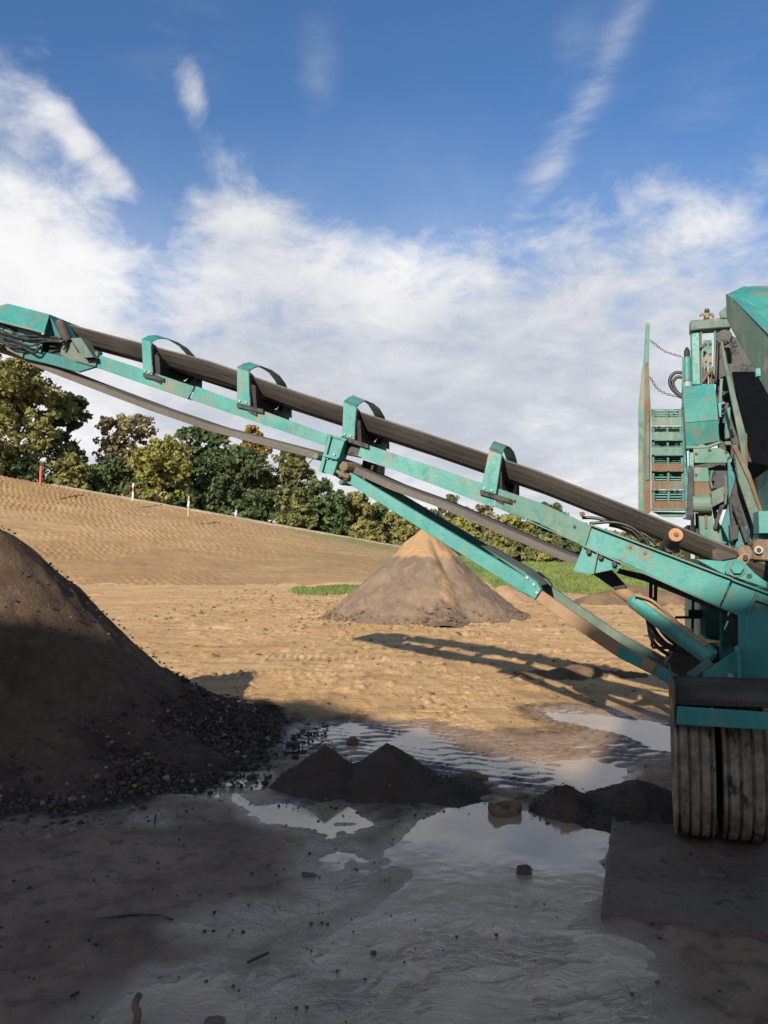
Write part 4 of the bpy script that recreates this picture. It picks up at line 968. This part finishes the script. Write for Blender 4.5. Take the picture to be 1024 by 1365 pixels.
# ---- root of the conveyor
rb_ = MB(); addplate(rb_, [(789, 701), (975, 772), (959, 809), (826, 747), (777, 729)], AN-.10, .014)
addplate(rb_, [(777, 729), (826, 747.5), (829, 757), (786, 766), (764, 761)], AN-.10, .014)
root_beam = build(rb_, 'root_beam', M['teal'], side, bevel=.002)
fl = MB()
for p, q_ in (((788, 698.5), (977, 770.5)), ((777, 726), (960, 808))): flange(fl, p, q_, AN-.135, .13, 2.6)
flange(fl, (764, 760), (788, 765), AN-.12, .08, 2); addplate(fl, [(796, 735), (798, 735), (792, 765), (790, 765)], AN-.13, .03)
build(fl, 'beam_flange', M['teal_worn'], side, bevel=.002)
plate([(788, 697), (790, 697), (780, 728), (777, 728)], AN-.12, .14, M['teal_worn'], 'beam_end_lip', side)
for p in ((785, 735.5), (801, 742.5), (819, 751.5)): bolt(Q(p[0], p[1], AN-.10), .018, side, M['black'], .04)
for p, r in (((840, 729), .030), ((860, 737), .052)):
    c = Q(*p, AN-.10); t = [c-A*.002+(L*math.cos(k*math.pi/10)*r*(1+.08*math.sin(k*2.3))+ZV*math.sin(k*math.pi/10)*r*(1+.1*math.cos(k*1.7))) for k in range(20)]
    build(MB().prism(t, A*.0015), 'rust_patch', M['teal_worn'], side); bolt(c-A*.003, .012, side, M['rust'], .010)
plate([(978, 773), (1040, 796), (1040, 840), (961, 810)], AN-.098, .014, M['teal'], 'root_plate', side)
f2 = MB(); flange(f2, (976, 771), (1040, 795), AN-.135, .13, 2.6); flange(f2, (961, 808), (1040, 842), AN-.135, .13, 2.6); addplate(f2, [(1008, 790), (1011, 791), (1000, 816), (997, 815)], AN-.13, .03); build(f2, 'root_flange', M['teal_worn'], side)
plate([(1010, 795), (1040, 806), (1040, 812), (1006, 800)], AN-.13, .03, M['teal'], 'root_rib', side)
# light green backing plate, pivot lug and hex nut
plate([(927, 745), (965, 748), (975, 746), (985, 752), (976, 770), (962, 764)], AN-.03, .012, M['teal'], 'gusset_plate', side)
plate([(966, 757), (970, 749), (979, 746), (986, 746), (992, 749), (1006, 764), (1022, 776), (1022, 784), (976, 768), (968, 765)], AN-.115, .016, M['teal'], 'pivot_lug', side)
plate([(977, 750), (988, 739), (995, 737), (1000, 741), (999, 748), (993, 753), (985, 754)], AN-.09, .016, M['tan_steel'], 'pivot_ear', side)
c = Q(982, 757, AN-.115); build(MB().tube([c, c-A*.008], .058, 24), 'pivot_washer', M['teal_worn'], side); build(MB().tube([c-A*.006, c-A*.035], .042, 6), 'hex_nut', M['teal'], side, bevel=.004)
for p in ((994, 743), (999, 768)): c = Q(p[0], p[1], AN-.118); build(MB().tube([c, c+A*.001], .017, 14), 'lug_hole', M['black'], side)
plate([(949, 733), (955, 731), (975, 733), (984, 739), (981, 744), (960, 748), (949, 746)], AN+.06, .25, M['rust_dark'], 'tail_cover', side, .006)
plate([(982, 732), (990, 726), (1000, 728), (1006, 738), (1006, 745), (996, 746), (984, 740)], AN+.02, .06, M['rust'], 'bearing_block', side, .006)
plate([(1004, 724), (1011, 718), (1040, 722), (1040, 748), (1004, 746)], AN+.0, .3, M['rust'], 'drum_bracket', side, .006)
c = Q(1011, 733, AN-.01); build(MB().tube([c+A*.02, c-A*.02], .026, 16), 'bearing_hub', M['steel'], side); build(MB().tube([c-A*.02, c-A*.03], .014, 12), 'hub_centre', M['black'], side)
wroller((901, 713), (886, 735), .050, M['orange'], AN-.16, AN+.20)
plate([(884, 724), (908, 727), (906, 738), (888, 736)], AN-.02, .06, M['rust_dark'], 'roller_bracket', side, .006)
# hoses lying along the beam
for k, pts in enumerate([[(786, 698), (815, 696), (840, 702), (858, 716), (866, 730)], [(776, 690), (800, 692), (840, 706), (856, 722)], [(800, 694), (830, 700), (862, 714), (875, 726)], [(812, 700), (828, 704), (850, 716), (862, 728)]]):
    qtube(pts, AN+.05+.02*k, .011, 'hose', M['rubber'], side)
plate([(772, 683), (778, 682), (780, 686), (774, 689)], AN-.02, .04, M['rust'], 'clip', side)
# lower far beam, link and lift ram
fb2 = MB(); fb2.prism([Q(x, y, AN+.30) for x, y in [(826, 758), (862, 766), (960, 806), (1030, 838), (1030, 846), (955, 814), (860, 775), (822, 764)]], A*.05); build(fb2, 'under_rail', M['black'], side)
for x in (868, 874.5): plate([(x-2.5, 768), (x+2.5, 770), (x+1.5, 805), (x-3, 804)], AN+.34, .03, M['black'], 'hose_guide', side)
plate([(790, 765), (815, 760), (836, 783), (820, 786)], AN+.16, .12, M['black'], 'lift_link', side)
ram = MB(); x0, x1, x2 = Q(822, 783, AN+.22), Q(846, 800, AN+.20), Q(950, 878, AN+.02)
build(MB().tube([x0, x1], .048, 16), 'ram_rod', M['tan_steel'], side, smooth=True)
build(MB().tube([x1-(x2-x1)*.04, x1, x1+(x2-x1)*.98, x2], [.05, .062, .062, .05], 20), 'ram_cylinder', M['teal'], side)
lp_ = [(846, 793), (868, 800), (890, 818), (903, 830), (930, 850), (950, 866)]; qtube(lp_, AN+.10, .010, 'ram_pipe', M['tan_steel'], side)
# sand lying on the ram
sm = MB(); d = (x2-x1)/np.linalg.norm(x2-x1); nr = np.cross(d, A); nr = nr/np.linalg.norm(nr); nr = nr if nr[2] > 0 else -nr
for i in range(13):
    t = i/12
ringsS = []
for i in range(15):
    t = i/14; c = x1+(x2-x1)*(t*.9); ww = .056*math.sin(math.pi*min(1, .1+t*.88))**.35; r_ = .0645
    ringsS.append([c+r_*(nr*math.cos(a)+np.cross(d, nr)*math.sin(a))*(1.0+.05*math.sin(i*2.1+a*3)) for a in np.linspace(-.95, .95, 8)]+[c+.052*(nr*math.cos(a)+np.cross(d, nr)*math.sin(a)) for a in np.linspace(.95, -.95, 8)])
build(MB().loft(ringsS), 'sand_cake', M['tan_soil'], side, smooth=True)
# hoses below
for k, pts in enumerate([[(866, 798), (864, 830), (880, 856), (905, 868), (925, 872)], [(869, 800), (869, 832), (888, 858), (915, 866)], [(872, 800), (878, 834), (900, 858), (930, 868)], [(864, 806), (868, 850), (890, 872), (912, 876), (930, 876)]]):
    qtube(pts, AN+.28+.03*k, .014, 'hose', M['rubber'], side)
for p, q_ in (((871, 796), (869, 862)), ((924, 799), (923, 851)), ((900, 823), (934, 823)), ((869, 863), (930, 865))):
    a_, b_ = Q(*p, AN+.5), Q(*q_, AN+.5); build(MB().tube([a_, b_], .011, 6), 'guard_rod', M['black'], side)
plate([(918, 813), (934, 813), (934, 824), (918, 824)], AN+.5, .05, M['black'], 'valve_block', side)

# ---- chassis end
ch = MB(); addplate(ch, [(984, 818), (1060, 845), (1060, 935), (986, 928)], 5.36, .02); build(ch, 'chassis_plate', M['teal'], mroot, bevel=.003)
build(MB().prism([Q(960, 800, 5.9), Q(1080, 800, 5.9), Q(1080, 935, 5.9), Q(960, 925, 5.9)], A*5.0), 'chassis_frame', M['teal_dark'], mroot, bevel=.01)
g_ = MB(); addplate(g_, [(984, 866), (986, 908), (938, 908), (937, 896), (950, 888)], 5.28, .012); addplate(g_, [(937, 905), (986, 905), (986, 908), (937, 908)], 5.20, .09)
addplate(g_, [(938, 922), (986, 926), (986, 929), (942, 926), (936, 921)], 5.20, .16); addplate(g_, [(936, 904), (939, 904), (940, 922), (937, 922)], 5.20, .12); addplate(g_, [(983, 866), (987, 864), (988, 929), (985, 929)], 5.20, .16)
build(g_, 'foot_bracket', M['teal'], mroot, bevel=.002)
bolt(Q(974, 901, 5.28), .02, mroot, M['steel']); 
tk = MB(); c = Q(955, 800, 6.15); rr_ = .13; cc0 = c+A*.15
build(MB().prism([Q(934, 800, 6.0), Q(974, 805, 6.0), Q(974, 856, 6.0), Q(934, 852, 6.0)], A*.5), 'tank', M['teal_dark'], mroot, bevel=.03)
for p in ((975, 806, 985, 864),): plate([(975, 806), (984, 810), (984, 864), (975, 860)], 5.8, .3, M['black'], 'upright', mroot)
# arm foot: cylinders and dirt at strut foot
c0, c1 = Q(920, 906, 5.45), Q(942, 898, 5.45); build(MB().tube([c0, c1], .05, 14), 'foot_tube', M['teal'], mroot, bevel=.004)
c0, c1 = Q(921, 905, 5.35), Q(950, 884, 5.35); build(MB().tube([c0, c1], [.035, .05], 10), 'foot_lever', M['green_grey'], mroot)
plate([(897, 868), (950, 882), (938, 900), (915, 905), (886, 890)], 5.75, .4, M['rust_dark'], 'foot_plate', mroot, .006)
plate([(903, 872), (940, 862), (975, 862), (984, 868), (940, 892)], 6.0, .25, M['rust_dark'], 'ram_seat', mroot, .006)
# ---- fender above the wheels
fz = Q(902, 966, 4.36)[2]
dk = MB(); dk.prism([Q(900, 931, 4.42), Q(1100, 938, 4.42), Q(1100, 946, 4.42), Q(900, 940, 4.42)], A*.80); build(dk, 'deck_plate', M['topsoil'], mroot, bevel=.004)
plate([(903, 942), (1100, 955), (1100, 978), (902, 966)], 4.36, .02, M['teal'], 'fender_beam', mroot)
plate([(898, 918), (901, 918), (902, 970), (899, 970)], 4.40, 1.0, M['rust_dark'], 'mudguard_side', mroot)
plate([(901, 925), (1100, 930), (1100, 943), (901, 940)], 4.9, .5, M['rust_dark'], 'axle_beam', mroot)
# ---- wheels
def wheel(l0, l1, a_ax, r):
    wc = A*a_ax+L*((l0+l1)/2)+ZV*(r+.03)
    wd = abs(l1-l0); prof = []
    hw_ = wd/2
    pr = [(-hw_*.80, r*.62), (-hw_*.98, r*.72), (-hw_, r*.90), (-hw_*.97, r*.975), (-hw_*.90, r)]
    for gx_ in (-.42, -.14, .14, .42):
        pr += [((gx_-.045)*wd*.92, r*1.0), ((gx_-.03)*wd*.92, r*.972), ((gx_+.03)*wd*.92, r*.965), ((gx_+.045)*wd*.92, r*1.0)]
    pr += [(hw_*.90, r), (hw_*.97, r*.975), (hw_, r*.90), (hw_*.98, r*.72), (hw_*.80, r*.62)]
    n = 96; rings = []
    for i in range(n):
        a = 2*math.pi*i/n; lug = 1+.0012*math.sin(i*2.7)
        ca, sa = math.cos(a), math.sin(a); ex = .84
        dv = A*math.copysign(abs(ca)**ex, ca)+ZV*math.copysign(abs(sa)**ex, sa)
        rings.append([wc+L*x+dv*(rad*(lug if rad > .9*r else 1)) for x, rad in pr])
    rings.append(rings[0])
    t = build(MB().loft(rings, caps=False, closed=True), 'wheel', M['tyre'], mroot, smooth=False)
    for s_ in (-1, 1):
        rg = []
        for i in range(32):
            a = 2*math.pi*i/32; e = A*math.cos(a)+ZV*math.sin(a)
            rg.append([wc+L*(s_*hw_*.8)+e*r*.63, wc+L*(s_*hw_*.85)+e*r*.60, wc+L*(s_*hw_*.35)+e*r*.54, wc+L*(s_*hw_*.30)+e*r*.2, wc+L*(s_*hw_*.45)+e*r*.16, wc+L*(s_*hw_*.45)])
        rg.append(rg[0]); build(MB().loft(rg, caps=False, closed=False), 'rim', M['rust_dark'], t, smooth=False)
    return t
lA = lambda px, a=4.42: float(Q(px, 1050, a)@L)
wheel(lA(900), lA(956), 4.80, .385); wheel(lA(965), lA(1030), 4.80, .385)
# the other pair across the axle, outside the frame
wheel(lA(966)-1.35, lA(1024)-1.35, 4.80, .37); wheel(lA(966)-1.65, lA(1024)-1.65, 4.80, .37)
a_, b_ = A*4.8+L*lA(905)+ZV*.40, A*4.8+L*(lA(1024)-1.6)+ZV*.40; build(MB().tube([a_, b_], .07, 12), 'axle', M['rust_dark'], mroot)

# ---- ladder (far along the machine)
LA = 9.0
lf = MB()
addplate(lf, [(861, 431), (863.5, 429.5), (866, 431), (865, 483), (860, 545), (858, 690), (851, 690), (851, 545), (855, 500), (858, 480)], LA-.02, .05)
ladder = build(lf, 'ladder', M['teal_worn'], mroot, bevel=.004)
plate([(859.5, 484), (864.5, 482), (867.5, 545), (867.5, 682), (858, 689), (857.5, 600), (859, 545)], LA-.06, .045, M['rust'], 'ladder_stile', ladder, .004)
plate([(862, 545), (866, 545), (866, 640), (861, 640)], LA-.075, .016, M['green_grey'], 'stile_strap', ladder, .004)
plate([(908, 543), (913, 545), (920, 690), (914, 690)], LA-.03, .06, M['teal_dark'], 'ladder_stile', ladder, .004)
ys_ = [(546, 556, 566), (569, 576, 586), (587, 596, 606), (607, 618, 627.5), (628, 641, 652), (654, 668, 678)]
for k, (y0, y1, y2) in enumerate(ys_):
    xr = 909+k*.9; x0_ = 868.5
    nb_ = 4 if k > 2 else 3
    for j in range(nb_):
        yy = y0+(y1-y0)*(j+.2)/nb_
        plate([(x0_+3, yy), (xr-3, yy), (xr-3, yy+1.5), (x0_+3, yy+1.5)], LA+.03+.03*j, .03, M['teal'] if k % 2 else M['steel_teal'] if 'steel_teal' in M else M['teal'], 'step_bar', ladder, 0)
    plate([(x0_, y0-.5), (xr, y0-.5), (xr, y1), (x0_, y1)], LA+.17, .01, M['green_grey'], 'step_tread', ladder, 0)
    for xx in (x0_+1, (x0_+xr)/2-1, xr-4): plate([(xx, y0-.5), (xx+3, y0-.5), (xx+3, y1), (xx, y1)], LA+.02, .16, M['green_grey'], 'step_web', ladder, 0)
    n = 14; xs_ = np.linspace(x0_, xr+.5, n); tp = [(x_, y1+.3*math.sin(x_*.7+k)) for x_ in xs_]; bt = [(x_, y2+.6+1.0*vn(x_*.45, k*3.3)*2) for x_ in xs_[::-1]]
    plate(tp+bt, LA-.02, .02, M['rust'] if k in (3, 4, 5) else M['teal_worn'], 'step_riser', ladder, 0)
plate([(868, 677), (917, 677), (917, 681), (868, 681)], LA-.03, .05, M['green_grey'], 'bottom_rung', ladder)
plate([(870, 682), (914, 683), (912, 689), (884, 689)], LA+.05, .05, M['teal_worn'], 'bottom_step', ladder)
# chains
def chain(p0, p1, sagp, n):
    mb = MB(); a_, b_ = Q(*p0, LA+.01), Q(*p1, LA-.2); s_ = Q(*sagp, LA-.1)
    pts = smoothpath([a_, s_, b_], 40); d = np.cumsum([0]+[np.linalg.norm(pts[i+1]-pts[i]) for i in range(len(pts)-1)]); ln = d[-1]
    for i in range(n):
        t0, t1 = ln*(i-.12)/n, ln*(i+1.12)/n
        P0, P1 = [np.array([np.interp(t, d, [p[k] for p in pts]) for k in range(3)]) for t in (t0, t1)]
        u = P1-P0; l = np.linalg.norm(u); u = u/l; s1 = np.cross(u, A); s1 /= np.linalg.norm(s1); sd = s1 if i % 2 else (s1*.35+A*.94)
        ring = [P0+u*l*.5+u*(l*.5*math.cos(t))+sd*(l*.32*math.sin(t)) for t in np.linspace(0, 2*math.pi, 9)]
        mb.tube(ring, l*.085, 4)
    build(mb, 'chain', M['black'], mroot)
chain((866, 453), (910, 476), (886, 468), 17); chain((866, 502), (907, 530), (880, 521), 16)
for pts in ([(911, 497), (900, 497), (893, 506), (896, 518), (909, 530)], [(911, 503), (902, 503), (897, 511), (902, 522), (910, 528)]): qtube(pts, LA-.15, .018, 'hose', M['rubber'], mroot)
# ---- post, arm and gear next to the ladder
PA_ = 8.4
plate([(921, 441), (933, 439), (934.5, 513), (922.5, 513)], PA_, .12, M['teal'], 'post', mroot, .01)
plate([(933.5, 439), (936, 440), (937, 513), (934.5, 513)], PA_-.01, .10, M['rust'], 'post_edge', mroot, .004)
plate([(920, 427), (975, 422), (975, 436), (934, 439), (920, 441)], PA_-.05, .18, M['green_grey'], 'top_arm', mroot, .01)
plate([(939, 416.5), (946, 416.5), (946.5, 424), (938.5, 424)], PA_, .08, M['tan_steel'], 'lamp_body', mroot, .01); plate([(939.5, 411), (946, 411), (946, 417), (939.5, 417)], PA_+.01, .06, M['black'], 'lamp_cap', mroot, .01)
qtube([(933, 421), (937, 418), (940, 421)], PA_, .014, 'lamp_bracket', M['tan_steel'], mroot); qtube([(945, 419), (949, 419), (951, 423)], PA_, .014, 'lamp_bracket', M['rust'], mroot)
c0, c1 = Q(916, 476, PA_), Q(916.5, 509, PA_); build(MB().tube([c0, c1], .035, 16), 'canister', M['teal'], mroot, bevel=.006); build(MB().tube([c0+ZV*.10, c0+ZV*.06, c0], [.012, .03, .03], 12), 'canister_cap', M['black'], mroot)
build(MB().tube([c1, c1-ZV*.05], .03, 12), 'canister_foot', M['steel'], mroot)
qtube([(911, 476), (910.5, 500), (910, 545)], PA_, .010, 'thin_pipe', M['teal_worn'], mroot)
plate([(938, 453), (949, 453), (949, 488), (937, 488)], PA_+.1, .02, M['teal_worn'], 'valve_panel', mroot)
plate([(933, 459), (940, 457), (939, 462), (933, 464)], PA_-.05, .06, M['rust'], 'hinge', mroot)
for x, y in ((941, 459), (947, 459), (941, 470), (947, 472), (941, 482), (947, 484)): bolt(Q(x, y, PA_+.1), .012, mroot, M['black'])
for k, x in enumerate((936, 940, 945, 949)): plate([(x, 489), (x+3, 489), (x+4, 511), (x+.5, 511)], PA_+.05, .05, M['black'] if k != 2 else M['rust'], 'lever', mroot)
qtube([(936, 510), (943, 500), (951, 492)], PA_, .016, 'lever_rod', M['rust'], mroot); qtube([(953, 440), (953, 470), (951, 500)], PA_, .010, 'thin_pipe', M['teal_worn'], mroot)
qtube([(957, 440), (956, 480), (954, 512)], PA_, .014, 'thin_pipe', M['black'], mroot)
# box cover in three facets
BA = 8.1
bc = MB(); F_ = [(910, 516, .10), (952, 511, .10), (955, 527, .0), (911, 531, .0)]
def facet(mb, pts): mb.prism([Q(x, y, BA+a) for x, y, a in pts], A*.02)
facet(bc, F_); facet(bc, [(911, 531, 0), (955, 527, 0), (957.5, 560, .03), (913, 563.5, .03)]); facet(bc, [(913, 564, .03), (957.5, 560.5, .03), (959, 588, .10), (915, 596, .10)])
addplate(bc, [(910, 516), (952, 511), (959, 588), (915, 596)], BA+.13, .35)
build(bc, 'box_cover', M['teal_light'] if 'teal_light' in M else M['teal'], mroot, bevel=.003)
plate([(914, 594), (930, 594), (935, 591), (942, 594), (959, 588), (963, 590), (945, 597), (915, 598)], BA-.02, .08, M['teal_worn'], 'box_lip', mroot)
plate([(924, 598), (960, 597), (971, 603), (976, 612), (975, 617), (926, 617)], BA-.02, .03, M['teal_worn'], 'bracket_plate', mroot)
plate([(919, 597), (925, 597), (925, 660), (919, 660)], BA+.05, .10, M['teal'], 'upright_post', mroot)
plate([(918, 620), (924, 622), (924, 690), (916, 688)], BA+.0, .06, M['black'], 'upright_post', mroot)
plate([(925, 623), (944, 623), (946, 642), (925, 642)], BA-.02, .06, M['teal_worn'], 'guard_plate', mroot)
plate([(925, 642), (945, 642), (949, 655), (947, 664), (926, 664)], BA-.04, .10, M['rust'], 'pump_body', mroot, .01)
c0, c1 = Q(923, 672, BA), Q(948, 672, BA); build(MB().tube([c0, c1], .085, 20), 'motor', M['teal_worn'], mroot, bevel=.01)
plate([(948, 655), (966, 648), (965, 668), (950, 676)], BA-.05, .06, M['green_grey'], 'hanger_plate', mroot)
for k, pts in enumerate([[(967, 634), (968, 655), (967, 673)], [(950, 627), (947, 640), (950, 652)]]): qtube(pts, BA-.07, .013, 'adjuster_bolt', M['green_grey'], mroot)
plate([(963, 652), (978, 650), (981, 655), (972, 660), (964, 659)], BA-.06, .05, M['rust'], 'adjuster_plate', mroot)
plate([(922, 611), (986, 611), (990, 668), (922, 668)], BA+.45, .05, M['black'], 'recess_dark', mroot)  # black plate added behind the gap, standing in for the dark recess
plate([(944, 624), (966, 620), (978, 640), (975, 655), (948, 650)], BA+.12, .1, M['black'], 'recess_dark', mroot)
plate([(931, 680), (949, 680), (952, 700), (963, 722), (958, 724), (933, 712)], BA+.05, .08, M['teal_worn'], 'support_leg', mroot)
plate([(939, 681), (943, 681), (943, 705), (940, 704)], BA+.03, .03, M['rust'], 'leg_rib', mroot)
plate([(921, 684), (926, 684), (926.5, 745), (921, 745)], BA+.3, .06, M['steel'], 'support_leg', mroot); plate([(927, 684), (932, 684), (932, 745), (929, 745)], BA+.3, .06, M['black'], 'support_leg', mroot)
plate([(960, 672), (966, 672), (955, 706), (951, 704)], BA, .05, M['black'], 'brace', mroot); plate([(949, 676), (955, 676), (964, 722), (958, 722)], BA+.2, .05, M['teal_worn'], 'brace', mroot)
plate([(952, 662), (970, 660), (975, 678), (950, 680)], BA+.1, .1, M['black'], 'crossmember', mroot)
plate([(915, 689), (921, 686), (921, 693), (910, 691)], BA-.02, .1, M['black'], 'foot_clamp', mroot)
for x, y in ((928, 605), (928, 633), (968, 603), (972, 610), (946, 600)): bolt(Q(x, y, BA-.02), .014, mroot, M['black'])
# brackets right of the box
plate([(957, 537), (966, 535), (966, 556), (959, 556)], BA+.1, .08, M['teal'], 'hinge_block', mroot); plate([(967, 574), (978, 571), (980, 582), (967, 585)], BA-.1, .08, M['green_grey'], 'clamp_block', mroot)
for y in (538, 544, 550): plate([(962, y), (967, y), (967, y+3), (962, y+3)], BA+.05, .05, M['black'], 'hinge_knuckle', mroot)
plate([(967, 588), (977, 588), (976, 593), (967, 593)], BA-.1, .08, M['green_grey'], 'clamp_block', mroot)
plate([(960, 505), (964, 504), (962, 536), (958, 536)], BA+.1, .05, M['teal_worn'], 'strip_plate', mroot); plate([(968, 545), (974, 542), (973, 575), (966, 578)], BA-.05, .05, M['teal_dark'], 'strip_plate', mroot)
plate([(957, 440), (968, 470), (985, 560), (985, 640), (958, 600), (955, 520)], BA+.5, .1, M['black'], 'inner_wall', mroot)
# long edge plates of the main hopper conveyor
HA = 7.2
plate([(960.5, 454), (964, 456), (968, 478), (994, 577), (996, 620), (991, 622), (984, 580), (966, 490)], HA+.1, .03, M['green_grey'], 'side_wall', mroot)
plate([(994, 577), (996, 578), (997, 622), (994, 622)], HA+.08, .02, M['rust'], 'wall_edge', mroot)
plate([(978, 595), (983, 594), (1000, 640), (1018, 690), (1013, 712), (1005, 702), (984, 640)], HA-.1, .04, M['green_grey'], 'side_wall', mroot)
plate([(976, 594), (982, 592.5), (1001, 632), (1019, 688), (1016, 692), (998, 641)], HA-.13, .04, M['rust'], 'wall_edge', mroot)
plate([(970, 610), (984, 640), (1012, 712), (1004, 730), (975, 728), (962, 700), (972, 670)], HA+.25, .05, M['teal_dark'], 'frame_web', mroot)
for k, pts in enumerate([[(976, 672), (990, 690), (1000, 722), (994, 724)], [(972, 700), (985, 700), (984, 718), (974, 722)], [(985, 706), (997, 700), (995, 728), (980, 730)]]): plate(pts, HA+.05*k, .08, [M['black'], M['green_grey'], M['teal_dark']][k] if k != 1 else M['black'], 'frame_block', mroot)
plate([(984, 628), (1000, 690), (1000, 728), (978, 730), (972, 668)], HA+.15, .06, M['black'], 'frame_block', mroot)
plate([(1011, 681), (1050, 681), (1050, 710), (1012, 711)], 6.2, .3, M['teal'], 'side_box', mroot); plate([(1012, 712), (1050, 712), (1050, 735), (1010, 722)], 6.3, .3, M['teal_dark'], 'side_box', mroot)
plate([(1003, 746), (1060, 750), (1060, 790), (1016, 770)], 6.0, .3, M['black'], 'root_block', mroot)
# hopper: dark inner panel, underside and lit outside plate
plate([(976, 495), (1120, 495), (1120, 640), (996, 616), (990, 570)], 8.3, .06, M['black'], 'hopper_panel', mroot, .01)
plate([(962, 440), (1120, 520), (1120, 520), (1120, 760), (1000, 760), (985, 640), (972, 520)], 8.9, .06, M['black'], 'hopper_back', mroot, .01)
hp = MB()
P0, P1, P2, P3 = Q(970, 392, 7.3), Q(978, 440, 7.3), Q(1032, 530, 6.6), Q(1032, 452, 6.6)
hp.prism([Q(969.5, 391, 7.3), Q(971, 425, 7.3), Q(979, 441, 7.2), Q(1000, 478, 7.0), Q(1042, 552, 6.6), Q(1042, 462, 6.6), Q(1000, 417, 7.0)], A*.03+L*.01)
hopper = build(hp, 'hopper', M['green_grey'], mroot, bevel=.003)
h2 = MB(); h2.prism([Q(971, 392, 7.28), Q(992, 382.5, 7.6), Q(1080, 387, 7.6), Q(1120, 540, 6.4), Q(1042, 463, 6.55)], A*.012+ZV*.01); build(h2, 'hopper_flare', M['teal_worn2'] if 'teal_worn2' in M else M['teal'], hopper, bevel=.002)
h3 = MB(); h3.prism([Q(998, 384, 7.65), Q(1100, 383, 7.65), Q(1100, 379, 7.65), Q(1000, 381.5, 7.65)], A*.08); build(h3, 'hopper_rim', M['rust'], hopper)
build(MB().tube([Q(1006, 391, 7.5)-A*.01, Q(1040, 412, 7.2)-A*.01], .006, 6), 'weld_seam', M['rust_dark'], hopper)
plate([(959, 416), (970, 407), (971, 424), (961, 424)], 7.4, .03, M['green_grey'], 'hopper_lug', hopper)
plate([(1007, 491), (1014, 490), (1015, 501), (1008, 502)], 6.85, .05, M['teal'], 'hopper_block', hopper)
c = Q(966, 449, 7.9); build(MB().tube([c, c+A*.05], .07, 20), 'drive_disc', M['black'], mroot)
# the rest of the machine outside the frame
build(MB().prism([Q(1060, 600, 6.5), Q(1500, 560, 6.5), Q(1500, 900, 6.5), Q(1060, 880, 6.5)], A*4.5), 'screen_box', M['teal'], mroot, bevel=.01)
build(MB().prism([Q(1046, 450, 8.9), Q(1350, 400, 8.9), Q(1350, 640, 8.9), Q(1046, 600, 8.9)], A*2), 'hopper_wall', M['teal'], mroot, bevel=.01)
build(MB().prism([Q(915, 700, 9.3), Q(1300, 700, 9.3), Q(1300, 760, 9.3), Q(935, 760, 9.3)], A*3), 'rear_chassis', M['teal_dark'], mroot, bevel=.01)
# ground support legs of far end
for px in (960, 1100): a_, b_ = Q(px, 750, 10.5), G(px, 885); b_ = np.array([a_[0], a_[1], -.05]); build(MB().tube([a_, b_], .09, 10), 'support_leg', M['teal_dark'], mroot)
